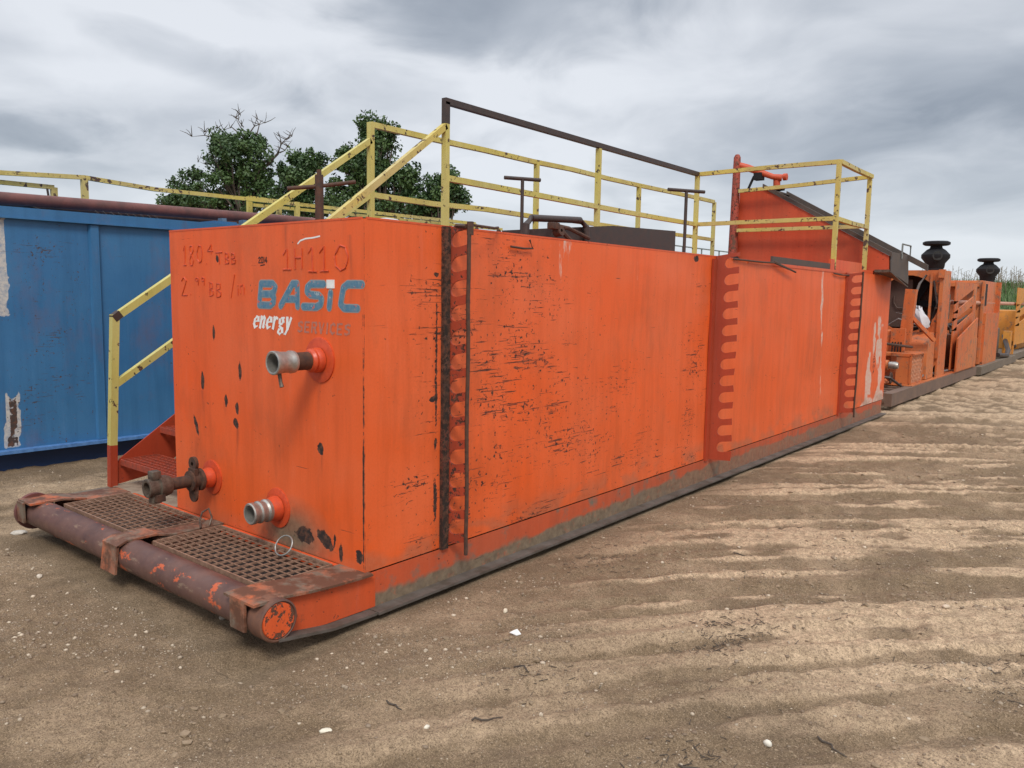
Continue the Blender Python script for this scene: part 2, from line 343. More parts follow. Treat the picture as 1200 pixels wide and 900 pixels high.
# edge guards (scalloped plates)
def guard(y0, w, ang, n, z0, z1, mat, rod, slant, inn, lower=.0):
    dx = math.cos(ang); dy = math.sin(ang)
    def P(s_, z): return Vector((.004 + s_ * dx, y0 + s_ * dy, z + slant * s_))
    pitch = (z1 - z0) / n; pts = [P(0, z0 - .02), P(w, z0 - .02 - lower)]
    r = pitch * .32; xin = w * inn
    for i in range(n):
        zc = z0 + pitch * (i + .55)
        k = random.uniform(-.006, .006)
        pts.append(P(w + k, zc - r * .95))
        for j in range(9):
            th = math.pi * 1.5 - math.pi * j / 8
            pts.append(P(xin + min(r, (w - xin) * .7) * (1 + math.cos(th)) , zc + r * math.sin(th)))
        pts.append(P(w + k, zc + r * .95))
    pts += [P(w, z1 + .01), P(0, z1 + .01)]
    b = MB(); b.prism(pts, Vector((-dy, dx, 0)) * .012)
    g = b.build('edge_guard', mat, tank)
    if rod:
        b = MB(); e = P(w, z0); path = []
        for k in range(14):
            z = z0 - .06 + (z1 - z0 + .1) * k / 13
            path.append((e.x + random.uniform(-.003, .003), e.y - .008 + random.uniform(-.003, .003), z))
        b.tube(path, .011, 8); b.build('guide_rod', M['rust2'], g)
    return g
guard(.585, .135, R(13), 13, .24, 1.955, M['comb_worn'], True, .22, .12)
guard(3.93, .20, R(13), 12, .22, 1.97, M['red'], False, .16, .38, .03)
guard(7.66, .18, R(13), 12, .24, 1.93, M['red'], True, .12, .30)
b = MB(); b.box((.0, .535, .20), (.026, .583, 1.975)); b.build('corner_strip', paint('rusted_strip_paint', (.20, .04, .02), (.06, .03, .02), .7, 1.8, 1.4, rustier=.6, chipcol=(.025, .016, .012)), tank)
for y_ in (3.86, 7.60):
    b = MB(); b.box((.0, y_, .19), (.02, y_ + .058, 1.955)); b.build('corner_strip', M['red'], tank)
b = MB(); b.tube([(.135, .615, 1.93), (.135, .615, 2.00)], .018, 8); b.tube([(.12, .6, 1.975), (.05, .6, 1.98), (-.01, .66, 1.985)], .012, 6); b.tube([(.12, .66, 1.985), (.06, .9, 1.99), (.02, .98, 2.0)], .008, 6); b.build('latch_hook', M['rust2'], tank)
b = MB(); b.tube([(.02, 1.28, 1.95), (.02, 1.31, 1.90), (.02, 1.22, 1.895), (.02, 1.10, 1.90)], .007, 6); b.build('bent_wire_hook', M['rust2'], tank)
b = MB(); b.tube([(.012, 4.28, 1.97), (.03, 4.9, 1.968), (.03, 5.2, 1.975), (.05, 5.5, 1.93), (.05, 5.75, 1.90), (.03, 5.2, 1.985)], .009, 6) ; b.build('bent_edge_wire', M['rust2'], tank)
b = MB(); b.tube([(.02, 7.1, 1.93), (.03, 7.4, 1.92), (.02, 7.9, 1.93)], .009, 6); b.build('bent_edge_wire', M['rust2'], tank)

# skid rails
def ra(a, b):
    soil = sstep(.085, .055, b + .08 * (fbm(a * 7, b * 9, 4, 4) - .5) - .055 * sstep(.8, 4.5, a)) * 1.0 + .10
    return dict(wear=.15 + 0 * a, patch=0 * a, pale=0 * a, soil=np.clip(soil, 0, 1) * (.72 + .28 * sstep(6, 2, a)), run=.8 * sstep(.5, 4, a) * fbm(a * 4, b * 8, 3, 77))
rl = grid('skid_rail', M['rail_o'], tank, (.006, -.02, .012), (0, YEND - .08, 0), (0, 0, ZB - .016), 700, 22, ra)
tag(rl, 'near skid rail, orange at the front, caked in grey dirt further back', None)
b = MB()
pf = [(-.35, .03), (-.2, .012), (0, 0), (YEND - .1, 0)]
b.bar((.01, .02, .008), (.01, YEND - .1, .008), .15, .014); b.prism([(-.07, .02, -.003), (-.07, -.25, .004), (-.07, -.56, .05), (-.07, -.56, .066), (-.07, -.25, .018), (-.07, .02, .011)], (.14, 0, 0))
b.build('rail_flange', M['flange_lip'], rl)
b = MB(); b.box((-2.75, -.3, .0), (-2.69, YEND - .1, .2)); b.build('skid_rail', M['web'], tank)
b = MB()
for i in range(8): b.box((-2.69, .4 + i * 1.25, .04), (-.01, .5 + i * 1.25, .19))
b.box((-2.69, .9, .195), (-W - .01, YEND - .2, .202)); b.build('skid_crossmember', M['web'], tank)
# nose plate, side of the front platform
b = MB(); ptn = [(-.60, .105)] 
prof = [(-.545, .07), (-.50, .045), (-.25, .02), (.0, .016), (.06, .016), (.06, .195), (.0, .20), (-.12, .206), (-.22, .214), (-.36, .222), (-.50, .238), (-.545, .238)]
b.prism([(-.010, y, z) for y, z in prof], (.018, 0, 0)); np_ = b.build('nose_plate', M['nose'], tank)
b = MB(); top = [(-.667, .246), (-.5, .243), (-.36, .226), (-.22, .216), (-.08, .209), (.02, .207)]
for (y0, z0), (y1, z1) in zip(top, top[1:]):
    b.prism([(-.20, y0, z0), (.04, y0, z0), (.04, y1, z1), (-.20, y1, z1)], (0, 0, -.012))
b.box((-.15, -.668, .10), (-.035, -.655, .243)); b.build('end_beam', M['worn'], tank)
# front pipe
PZ = .150; PY = -.558; PR = .088
b = MB(); b.lathe((-2.64, PY, PZ), (1, 0, 0), [(0, 0), (0, PR), (2.62, PR), (2.62, 0)], 36); fp = b.build('bumper_pipe', M['bumper'], tank)
b = MB(); b.lathe((-.03, PY, PZ), (1, 0, 0), [(0, PR), (0, .098), (.095, .098), (.10, .09), (.092, .086), (.092, 0)], 36); ec = b.build('end_cap', M['rust'], fp)
b = MB(); b.lathe((.060, PY, PZ), (1, 0, 0), [(0, 0), (0, .084), (.009, .080), (.009, 0)], 36)
b.build('cap_disc', paint('chipped_cap_paint', (.70, .095, .02), (.68, .11, .03), .45, 1.35, .2, chipscale=30), fp)
b = MB(); b.lathe((-2.66, PY, PZ), (1, 0, 0), [(0, 0), (0, .118), (.035, .118), (.035, PR)], 32); b.build('end_flange', M['pipe_red'], fp)
# platform beams
b = MB(); b.prism([(-1.44, -.60, .247), (-1.27, -.60, .247), (-1.27, -.655, .225), (-1.44, -.655, .225)][::1], (0, 0, -.012))
b.prism([(-1.44, -.652, .225), (-1.27, -.652, .225), (-1.27, -.672, .07), (-1.44, -.672, .07)], (0, .012, 0))
b.box((-1.44, -.60, .236), (-1.27, -.42, .247)); b.box((-1.42, -.42, .20), (-1.29, -.004, .214)); b.prism([(-1.44, -.44, .246), (-1.27, -.44, .246), (-1.29, -.32, .215), (-1.42, -.32, .215)], (0, 0, -.01)); b.box((-1.42, -.45, .05), (-1.41, -.004, .2)); b.box((-1.30, -.45, .05), (-1.29, -.004, .2))
b.build('platform_beam', M['worn'], tank)
b = MB(); b.box((-2.64, -.655, .235), (-2.44, -.45, .247)); b.prism([(-2.64, -.45, .246), (-2.44, -.45, .246), (-2.47, -.3, .214), (-2.66, -.3, .214)], (0, 0, -.012)); b.box((-2.66, -.3, .200), (-2.44, -.02, .212)); b.box((-2.62, -.668, .11), (-2.52, -.656, .240)); b.box((-2.60, -.45, .05), (-2.59, .0, .2))
b.build('platform_beam', M['worn'], tank)
b = MB(); b.box((-2.74, -.02, .19), (-W - .02, .55, .206)); b.build('side_deck', plain('sandy_deck', (.33, .26, .19), (.2, .14, .1), .9, 0, 9, .5), tank)
b = MB(); b.box((-2.40, -.035, .165), (-1.44, -.008, .208)); b.box((-1.27, -.035, .165), (-.2, -.008, .208)); b.build('platform_ledge', M['orange'], tank)
def grating(x0, x1, y0, y1, z, nx, ny, mat, parent, name='grating', d=.028, t_=.005):
    b = MB()
    for i in range(nx + 1):
        x = x0 + (x1 - x0) * i / nx; b.box((x - t_ / 2, y0, z - d), (x + t_ / 2, y1, z))
    for j in range(ny + 1):
        y = y0 + (y1 - y0) * j / ny; b.box((x0, y - t_ / 2, z - d * .5), (x1, y + t_ / 2, z - .001))
    for y in (y0, y1): b.box((x0 - .004, y - .004, z - d - .01), (x1 + .004, y + .004, z + .002))
    for x in (x0, x1): b.box((x - .004, y0 + .004, z - d - .01), (x + .004, y1 - .004, z + .002))
    return b.build(name, mat, parent)
grating(-2.43, -1.45, -.455, -.042, .212, 15, 9, M['grate'], tank, d=.012, t_=.0036)
grating(-1.26, -.215, -.455, -.042, .212, 16, 9, M['grate'], tank, d=.012, t_=.0036)
b = MB(); b.box((-2.6, -.42, -.02), (-2.55, -.03, .15)); b.box((-2.6, -.03, .0), (-.02, -.005, .165)); b.build('platform_back_plate', M['rust2'], tank)

b = MB(); b.box((-2.45, -.46, .105), (-.20, -.03, .115)); b.build('shade_sheet', plain('black_shade_sheet', (.012, .009, .008), (.03, .02, .015), .9), tank)  # black sheet added under the gratings so their holes look shaded
# front pipe outlets
def outlet(x, z, fr, parts):
    b = MB(); b.lathe((x, .004, z), (0, -1, 0), [(0, 0), (0, fr), (.010, fr), (.012, fr - .006), (.012, .0)], 40)
    o = b.build('outlet_flange', M['weld'], tank)
    for nm, mat, prof in parts:
        b = MB(); b.lathe((x, 0, z), (0, -1, 0), prof, 32); b.build(nm, mat, o)
    return o
o1 = outlet(-.348, 1.265, .118, [
    ('collar', M['weld'], [(.012, .066), (.03, .066), (.045, .058), (.06, .062), (.075, .052), (.078, .04)]),
    ('pipe_nipple', M['rust2'], [(.07, .046), (.17, .046)]),
    ('hose_coupling', M['alu'], [(.165, .044), (.166, .056), (.185, .058), (.195, .052), (.24, .054), (.27, .06), (.285, .06), (.288, .055), (.286, .047), (.20, .045)]),
    ('bore', M['darkin'], [(.20, .046), (.2, .0)])])
b = MB(); b.tube([(-.352, -.245, 1.215), (-.335, -.25, 1.17), (-.325, -.25, 1.145)], [.010, .009, .011], 8); b.build('locking_lever', M['dull'], o1)
o2 = outlet(-1.412, .477, .105, [
    ('collar', M['weld'], [(.012, .062), (.035, .062), (.05, .056), (.07, .054)]),
    ('valve_body', M['rust2'], [(.07, .056), (.078, .068), (.095, .066), (.10, .05), (.135, .048), (.14, .062), (.15, .062), (.155, .038)]),
    ('pipe_nipple', M['rust2'], [(.15, .036), (.33, .036)]),
    ('union_nut', M['dull'], [(.275, .03), (.275, .055), (.30, .062), (.345, .064), (.35, .052), (.385, .055), (.41, .055), (.413, .048), (.41, .036), (.30, .034)]),
    ('bore', M['darkin'], [(.32, .035), (.32, .0)])])
b = MB(); b.lathe((-1.412, -.118, .39), (0, -1, 0), [(0, 0), (0, .045), (.012, .045), (.012, 0)], 16); b.box((-1.45, -.135, .40), (-1.375, -.112, .55)); b.lathe((-1.43, -.10, .575), (0, -1, 0), [(0, .012), (0, .042), (.02, .042), (.02, .012)], 14)
b.box((-1.45, -.33, .525), (-1.395, -.37, .555)); b.box((-1.39, -.33, .40), (-1.35, -.38, .44)); b.box((-1.48, -.33, .46), (-1.46, -.38, .50)); b.build('valve_lever', M['rust2'], o2)
for z_ in (.525, .385):
    b = MB(); b.box((-1.44, -.39, z_), (-1.38, -.335, z_ + .05), bevel=.008); b.build('hammer_lug', M['dull'], o2)
o3 = outlet(-.735, .409, .112, [
    ('collar', M['weld'], [(.012, .072), (.03, .072), (.05, .064), (.07, .062)]),
    ('hose_coupling', M['alu'], [(.06, .050), (.062, .062), (.085, .064), (.095, .056), (.11, .056), (.118, .062), (.13, .062), (.137, .054), (.15, .054), (.158, .060), (.178, .060), (.183, .055), (.182, .047), (.10, .045)]),
    ('bore', M['darkin'], [(.11, .046), (.11, 0)])])

# ---- lettering on the front wall
def wall_y(x, z):
    return -float(fd(np.array([x + W]), np.array([z - ZB]))[0])
def front_at(px, py):
    d = FW + RT * ((px - 600) / FPX) - UP * ((py - 450) / FPX); q = CAM + d * (-CAM.y / d.y); return q.x, q.z
def strokes(name, mat, paths, ox, oz, sx, sz, slant, nib, lift, parent=front, thin=None):
    """flat painted letters: each path swept by a straight nib and laid on the slightly dented wall"""
    b = MB(); k = 0
    def V3(x_, z_, e_): return (x_, wall_y(x_, z_) - lift - e_, z_)
    for p in paths:
        pts = [(ox + (u + slant * v) * sx, oz + v * sz) for u, v in p]
        for j, ((x0, z0), (x1, z1)) in enumerate(zip(pts, pts[1:])):
            dx, dz = x1 - x0, z1 - z0; ln = math.hypot(dx, dz) or 1
            px, pz = -dz / ln, dx / ln; w_ = thin if nib is None else max(abs(px * nib[0] + pz * nib[1]), thin or 0)
            ee = (k % 12) * .00005; k += 1
            ex, ez = (0, 0) if nib is None else (dx / ln * w_ * .3, dz / ln * w_ * .3)
            n_ = max(1, int(ln / .03))
            for i in range(n_):
                t0, t1 = i / n_, (i + 1) / n_
                e0 = -1 if i == 0 else 0; e1 = 1 if i == n_ - 1 else 0
                ax, az = x0 + dx * t0 + ex * e0, z0 + dz * t0 + ez * e0; bx_, bz_ = x0 + dx * t1 + ex * e1, z0 + dz * t1 + ez * e1
                b.face([V3(ax + px * w_ / 2, az + pz * w_ / 2, ee), V3(ax - px * w_ / 2, az - pz * w_ / 2, ee), V3(bx_ - px * w_ / 2, bz_ - pz * w_ / 2, ee), V3(bx_ + px * w_ / 2, bz_ + pz * w_ / 2, ee)])
            if nib is None:
                for (cx_, cz_) in ((x0, z0), (x1, z1)):
                    b.face([V3(cx_ + math.cos(q_ * math.pi / 5) * w_ * .5, cz_ + math.sin(q_ * math.pi / 5) * w_ * .5, ee + .00003) for q_ in range(10)])
    return b.build(name, mat, parent)
GB = dict(
    B=[[(0, 0), (0, 1)], [(0, 1), (.55, 1), (.68, .85), (.64, .62), (.5, .52), (.05, .52)], [(.5, .52), (.66, .38), (.66, .14), (.52, 0), (0, 0)]],
    A=[[(-.02, 0), (.42, 1), (.62, 1), (.72, 0)], [(.18, .32), (.66, .32)]],
    S=[[(.7, 1), (.18, 1), (.05, .85), (.05, .66), (.2, .53), (.55, .5), (.68, .36), (.66, .12), (.5, 0), (-.05, 0)]],
    I=[[(0, 0), (0, .62)]],
    C=[[(.75, 1), (.22, 1), (.06, .84), (.02, .16), (.16, 0), (.68, 0)]])
x = -.905; seq = []
for ch, adv in (('B', .205), ('A', .205), ('S', .205), ('I', .085), ('C', 0)):
    seq += [[(u * (1.22 if ch != 'I' else 1) + x / .165, v) for u, v in p] for p in GB[ch]]; x += adv
xs = .165
strokes('lettering', M['letter_edge'], seq, 0.02, 1.538, xs, .118, .12, None, .0006, thin=.044)
strokes('lettering', M['letter_blue'], seq, 0.02, 1.538, xs, .118, .12, None, .0018, thin=.033)
b = MB(); b.box((-.288, wall_y(-.25, 1.65) - .0035, 1.635), (-.226, wall_y(-.25, 1.65) + .002, 1.678)); b.build('lettering', M['white'], front)
GE = dict(
    e=[[(.08, .5), (.55, .62), (.5, .92), (.3, 1), (.1, .7), (.05, .3), (.2, .02), (.5, .15)]],
    n=[[(.0, .95), (.14, 1), (.05, 0)], [(.1, .6), (.4, 1), (.52, .85), (.42, .05), (.58, .08)]],
    r=[[(.0, .95), (.14, 1), (.05, 0)], [(.1, .6), (.35, .98), (.48, .9)]],
    g=[[(.5, .95), (.3, 1), (.1, .8), (.12, .5), (.35, .42), (.5, .65), (.42, .95)], [(.4, .95), (.62, 1)], [(.25, .42), (.1, .25), (.45, .05), (.5, -.25), (.25, -.45), (0, -.3), (.1, -.05), (.35, .05)]],
    y=[[(.02, .95), (.14, 1), (.28, .1)], [(.58, 1), (.3, .05), (.1, -.4), (-.05, -.42)]])
seq = []; x = 0
for ch in 'energy':
    seq += [[(u + x, v) for u, v in p] for p in GE[ch]]; x += .78 if ch not in 'r' else .66
strokes('lettering', M['white'], seq, -.945, 1.412, .078, .062, .16, (.022, .005), .001, thin=.008)
GS = dict(
    S=[[(.5, .9), (.3, 1), (.05, .85), (.1, .6), (.45, .45), (.45, .12), (.2, 0), (0, .1)]],
    E=[[(.5, 1), (0, 1), (0, 0), (.5, 0)], [(0, .5), (.4, .5)]],
    R=[[(0, 0), (0, 1), (.4, 1), (.5, .75), (.4, .5), (0, .5)], [(.25, .5), (.5, 0)]],
    V=[[(0, 1), (.25, 0), (.5, 1)]], I=[[(.1, 0), (.1, 1)]],
    C=[[(.5, .85), (.3, 1), (.05, .8), (.05, .2), (.3, 0), (.5, .15)]])
seq = []; x = 0
for ch in 'SERVICES':
    seq += [[(u + x, v) for u, v in p] for p in GS[ch]]; x += .82 if ch != 'I' else .45
strokes('lettering', M['letter_grey'], seq, -.535, 1.405, .072, .052, .1, (.014, .008), .001, thin=.009)
# welded digits, raised beads
GW = {'1': [[(.0, .75), (.28, 1), (.28, 0)], [(0, 0), (.55, 0)]],
      '8': [[(.25, .52), (.03, .72), (.1, .96), (.4, .96), (.47, .72), (.25, .52), (0, .25), (.1, 0), (.4, 0), (.5, .25), (.25, .52)]],
      '0': [[(.25, 0), (.04, .2), (.0, .6), (.2, 1), (.42, .92), (.52, .5), (.42, .1), (.25, 0)]],
      '.': [[(.1, 0), (.14, .04)]], '4': [[(.4, 0), (.4, 1), (0, .35), (.55, .35)]],
      'T': [[(0, 1), (.55, 1)], [(.27, 1), (.27, 0)]], 'B': [[(0, 0), (0, 1), (.38, .95), (.4, .6), (0, .52)], [(.1, .52), (.48, .35), (.42, .03), (0, 0)]],
      'H': [[(0, 0), (0, 1)], [(.5, 0), (.5, 1)], [(0, .55), (.5, .55)]], '2': [[(0, .8), (.25, 1), (.5, .8), (.0, 0), (.55, 0)]],
      '9': [[(.5, .7), (.25, .5), (.03, .72), (.25, 1), (.48, .8), (.4, 0)]], '/': [[(0, -.1), (.45, 1.15)]], 'i': [[(.1, 0), (.1, .5)], [(.1, .68), (.1, .72)]],
      'n': [[(0, 0), (0, .5)], [(0, .4), (.25, .5), (.35, .35), (.35, 0)]], ' ': []}
def weldtext(items, r):
    """items: (character, left, top, right, bottom) as measured on the wall"""
    b = MB()
    for ch, l_, t_, r_, b_ in items:
        (xl, zt_), (xr, zb_) = front_at(l_, t_), front_at(r_, b_)
        for p in GW[ch]:
            pts = [(xl + u / .55 * (xr - xl) + random.uniform(-.002, .002), zb_ + v * (zt_ - zb_) + random.uniform(-.002, .002)) for u, v in p]
            fine_ = []
            for q0, q1 in zip(pts, pts[1:]):
                for k_ in range(4): fine_.append((q0[0] + (q1[0] - q0[0]) * k_ / 4, q0[1] + (q1[1] - q0[1]) * k_ / 4))
            fine_.append(pts[-1])
            b.tube([(x_, wall_y(x_, z_) - .001, z_) for x_, z_ in fine_], r, 6, wob=.4)
    return b.build('weld_writing', M['weld'], front)
weldtext([('1', 215, 288, 219, 311), ('8', 222, 287.5, 228, 311), ('0', 231, 287.5, 238, 308), ('.', 241, 300, 247, 309), ('4', 243, 287, 250, 298), ('T', 253, 296, 261, 309), ('B', 264, 296.5, 269, 309), ('B', 271, 297, 276.5, 309)], .0035)
weldtext([('2', 213, 325, 220, 346), ('.', 222, 330, 229, 345), ('9', 229, 325, 234, 334.5), ('9', 236, 325, 241, 334.5), ('B', 246, 331, 251, 347), ('B', 254, 332, 260, 348), ('/', 270, 325, 276, 347), ('i', 278, 330, 281, 346), ('n', 281, 322, 288, 345)], .0035)
weldtext([('1', 331.5, 292, 341, 316), ('H', 345.5, 291, 354.5, 315), ('1', 361, 290, 371, 318), ('1', 374.5, 289, 385, 317.5), ('0', 392, 287.5, 409.5, 317)], .0045)
G2 = [[(0, .8), (.2, 1), (.4, .8), (0, 0), (.45, 0)], [(.6, 0), (.6, 1), (.95, 1), (.95, 0), (.6, 0)], [(1.2, 0), (1.2, 1)], [(1.7, 0), (1.7, 1), (1.4, .3), (1.85, .3)], [(.4, -.5), (1.3, -.35)]]
strokes('stencilled_number', M['ink'], G2, -.885, 1.77, .045, .03, .0, (.006, .006), .001, thin=.006)
strokes('chalk_mark', M['white'], [[(0, 0), (.12, .5), (.35, .8), (.7, .9), (1, 1.1)]], -.525, 1.865, .185, .03, 0, (.008, .008), .001, thin=.008)

# ---- walkway rails
def rail(name_parent_label, segs, posts, w, mat, postmat=None, tops=()):
    r = None
    for p0, p1 in segs:
        b = MB(); p0 = Vector(p0); p1 = Vector(p1); n_ = max(2, int((p1 - p0).length / .8)); pp = [p0.lerp(p1, k_ / n_) + (Vector((random.uniform(-.008, .008), random.uniform(-.008, .008), random.uniform(-.010, .007))) if 0 < k_ < n_ else Vector((0, 0, 0))) for k_ in range(n_ + 1)]
        for q0, q1 in zip(pp, pp[1:]): b.bar(q0, q1, w, w, ext=.0008)
        if r is None: r = b.build('railing', mat, tank)
        else: b.build('rail', mat, r)
    for p0, p1 in posts:
        b = MB(); b.bar(p0, p1, w, w); b.build('post', postmat or mat, r)
    for p0, p1 in tops:
        b = MB(); b.bar(p0, p1, w * 1.03, w * 1.03); b.build('top_rail', M['black'], r)
    return r
rw = .05; XN = -1.83; XF = -2.73; ZD = 1.93
rr = rail('', [((XN, 2.47, 2.60), (XN, 7.22, 2.58)), ((XN, 2.47, ZD + .02), (XN, 7.2, ZD + .02))],
     [((XN, 2.47, ZD), (XN, 2.47, 3.05)), ((XN, 4.85, ZD), (XN, 4.85, 3.20)), ((XN, 7.22, ZD), (XN, 7.22, 3.2))], rw, M['yellow'],
     tops=[((XN, 2.47, 3.05), (XN, 2.47, 3.23)), ((XN, 2.445, 3.235), (XN, 7.24, 3.225))])
rail('', [((XF, 2.42, 3.14), (XF, 9.65, 3.165)), ((XF, 2.42, 2.51), (XF, 9.65, 2.56))],
     [((XF, y, ZD - .05), (XF, y, 3.16)) for y in (2.42, 4.93, 7.27, 9.68)], rw, M['yellow'])
# end platform rails
rail('', [((XN + .03, 7.24, 3.225), (-.04, 7.27, 3.235)), ((XN, 7.24, 2.58), (-.05, 7.27, 2.58)), ((-.04, 7.27, 3.235), (-.08, 8.74, 3.245)), ((-.05, 7.27, 2.58), (-.1, 8.72, 2.59)),
      ((-1.9, 8.72, 3.175), (-.10, 8.74, 3.245)), ((-1.9, 8.72, 2.61), (-.1, 8.72, 2.60))],
     [((-.05, 7.27, ZD), (-.05, 7.27, 3.24)), ((-.10, 8.73, 2.0), (-.10, 8.73, 3.25))], rw, M['yellow_worn'])
b = MB(); b.box((XF - .02, 2.35, 1.90), (XN + .03, 9.7, 1.915)); b.build('catwalk', M['grate_red'], tank)
b = MB()
for y in (3, 5, 7, 9): b.bar((XF, y, 1.88), (-W, y, 1.88), .05, .05); b.bar((XF + .05, y, 1.87), (-W, y, 1.2), .04, .04)
b.build('catwalk_bracket', M['red'], tank)
# stairs
SL = .67; st_y0 = .05
b = MB()
zs = lambda y: .40 + SL * (y - .05)
b.prism([(XF, -.0, .30), (XF, .04, zs(.04)), (XF, 2.35, 1.92), (XF, 2.35, 1.66), (XF, .32, .25), (XF, .0, .21)], (.012, 0, 0)); stair = b.build('staircase', M['red'], tank)
b = MB(); b.prism([(-W - .03, .06, .2), (-W - .03, .04, zs(.04)), (-W - .03, 2.35, 1.92), (-W - .03, 2.35, 1.66), (-W - .03, .32, .25)], (.012, 0, 0)); b.build('stringer', M['red'], stair)
for i in range(8):
    y = .045 + .30 * i; z = .39 + .2 * i
    if z > 1.9: break
    grating(XF + .02, -W - .04, y, y + .27, z, 17, 6, M['grate_red'], stair, 'tread', .03, .006)
b = MB(); b.bar((XF, .06, 1.416), (XF, 2.41, 2.995), rw, rw); b.bar((XF, .03, .93), (XF, .47, 1.215), rw * .9, rw * .9); b.bar((XF, .47, 1.215), (XF, 2.41, 2.51), rw * .9, rw * .9); hr = b.build('handrail', M['yellow'], stair)
tg = paint('stair_post_paint', (.57, .48, .11), (.56, .50, .19), .5, .7, .4, chipcol=(.05, .035, .03), chipscale=16)
b = MB(); b.bar((XF, .0, .50), (XF, .05, 1.43), rw, rw); b.build('stair_post', tg, stair)
b = MB(); b.bar((XF, -.01, .2), (XF, .0, .50), rw * 1.02, rw * 1.02); b.build('post_foot', M['red'], stair)
b = MB(); b.bar((XF, .035, 1.40), (XF, .085, 1.437), rw * 1.06, rw * 1.06); b.build('rail_joint', M['black'], stair)
b = MB(); b.bar((XN, 1.0, 1.96), (XN, 2.46, 3.03), rw, rw); b.build('handrail', M['yellow_worn'], stair)

# ---- T handles, hatch, handle, on the tank top
def thandle(x, y, ztop, arm, r, yaw, mat, zb=1.92, tilt=0):
    b = MB(); b.tube([(x, y, zb), (x, y, ztop)], r, 10); h = b.build('valve_stem', mat, tank)
    dx, dy = math.cos(yaw) * arm, math.sin(yaw) * arm
    b = MB(); b.tube([(x - dx, y - dy, ztop), (x + dx, y + dy, ztop + tilt)], r * 1.05, 10); b.build('handle_bar', mat, h)
thandle(-.9, 2.36, 2.51, .15, .014, R(60), M['black'])
thandle(-.9, 5.1, 2.72, .22, .017, R(60), M['black'])
b = MB(); b.tube([(-.9, .43, 1.9), (-.9, .43, 2.30)], .025, 12); b.tube([(-.9, .43, 2.28), (-.9, .43, 2.33)], .014, 8); h = b.build('valve_stem', M['rust2'], tank)
b = MB(); b.tube([(-.99, .27, 2.21), (-.9, .43, 2.235), (-.8, .62, 2.275)], .012, 10); b.build('handle_bar', M['rust2'], h)
b = MB(); b.prism([(-1.15, 2.42, 1.93), (-1.15, 4.42, 1.93), (-1.15, 4.42, 2.25), (-1.15, 3.3, 2.215), (-1.15, 2.42, 2.13)], (.5, 0, 0)); hb = b.build('hatch_box', M['black'], tank)
b = MB(); b.tube([(-.62, 2.05, 1.93), (-.62, 2.06, 2.13), (-.62, 2.12, 2.18), (-.62, 2.75, 2.215), (-.62, 2.84, 2.17), (-.62, 2.86, 1.93)], .026, 12); b.build('lifting_loop', M['black'], tank)
b = MB(); b.tube([(-.5, 2.65, 1.93), (-.55, 2.45, 2.08), (-.56, 2.40, 2.12)], .018, 8); b.tube([(-.56, 2.33, 2.14), (-.55, 2.5, 2.13), (-.53, 2.75, 2.07)], .016, 8); b.lathe((-.56, 2.38, 2.10), (1, 0, .2), [(-.03, .012), (-.03, .04), (.03, .04), (.03, .012)], 12)
b.box((-.59, 2.27, 2.11), (-.53, 2.36, 2.16), bevel=.01); b.build('rusty_shackle', M['rust2'], tank)
b = MB(); b.lathe((-1.0, 1.05, 1.9), (0, 0, 1), [(0, .2), (.1, .19), (.16, .15), (.2, .07), (.21, 0)], 24); b.build('hatch_dome', plain('pale_grey_dome', (.5, .5, .5), (.4, .38, .36), .5), tank)
b = MB()
for i in range(9): b.tube([(-1.3 + random.uniform(-.1, .1), 1.7 + .1 * i, 1.93), (-1.3 + random.uniform(-.15, .15), 1.75 + .1 * i, 2.08 + random.uniform(-.02, .05)), (-1.3, 1.85 + .1 * i, 1.94)], .02, 6)
b.build('chain_pile', M['rust2'], tank)

# ---- hopper at the far end
YH0, YH1 = 8.86, 9.82
b = MB(); prof = [(-1.95, 1.97), (-1.95, 3.21), (-1.58, 3.20), (.17, 2.215), (.18, 2.02), (-.02, 2.02), (-.02, 1.97)]
b.prism([(x, YH0, z) for x, z in prof], (0, .012, 0)); hop = b.build('hopper', M['hopper'], tank)
b = MB(); b.prism([(x, YH1 - .012, z) for x, z in prof], (0, .012, 0)); b.box((-1.95, YH0 + .012, 1.97), (-1.94, YH1 - .012, 3.2)); b.build('rear_panel', M['hopper'], hop)
b = MB()
def slopebar(x0, z0, x1, z1, y0, y1, th): b.prism([(x0, y0, z0), (x1, y0, z1), (x1, y0, z1 - th), (x0, y0, z0 - th)], (0, y1 - y0, 0))
slopebar(-1.60, 3.275, .21, 2.26, YH0 - .02, YH0 + .03, .06); slopebar(-1.6, 3.275, .45, 2.13, YH1 - .03, YH1 + .02, .085); b.box((-1.95, YH0 - .01, 3.205), (-1.55, YH1, 3.225)); b.build('top_lip', M['lip'], hop)
b = MB(); slopebar(-1.58, 3.19, .19, 2.2, YH0 + .03, YH1 - .03, .012); b.build('chute_floor', M['black'], hop)
b = MB(); b.prism([(.175, YH0, 2.27), (.175, YH1, 2.27), (.2, YH1, 1.86), (.19, YH0 + .02, 2.0)], (.012, 0, 0)); b.build('chute_end', M['lip'], hop)
b = MB(); b.prism([(-.0, YH0, 2.015), (.2, YH0, 2.015), (.21, YH1, 1.83), (-.0, YH1, 1.95)], (0, 0, -.012)); b.box((.0, YH0 - .004, 2.0), (.19, YH0 + .002, 2.035)); b.build('chute_underside', M['dull'], hop)
b = MB(); b.tube([(.20, 9.4, 2.2), (.20, 9.4, 2.40), (.20, 9.86, 2.40), (.20, 9.86, 2.2)], .012, 6); b.build('grab_bar', M['greyrail'], hop)
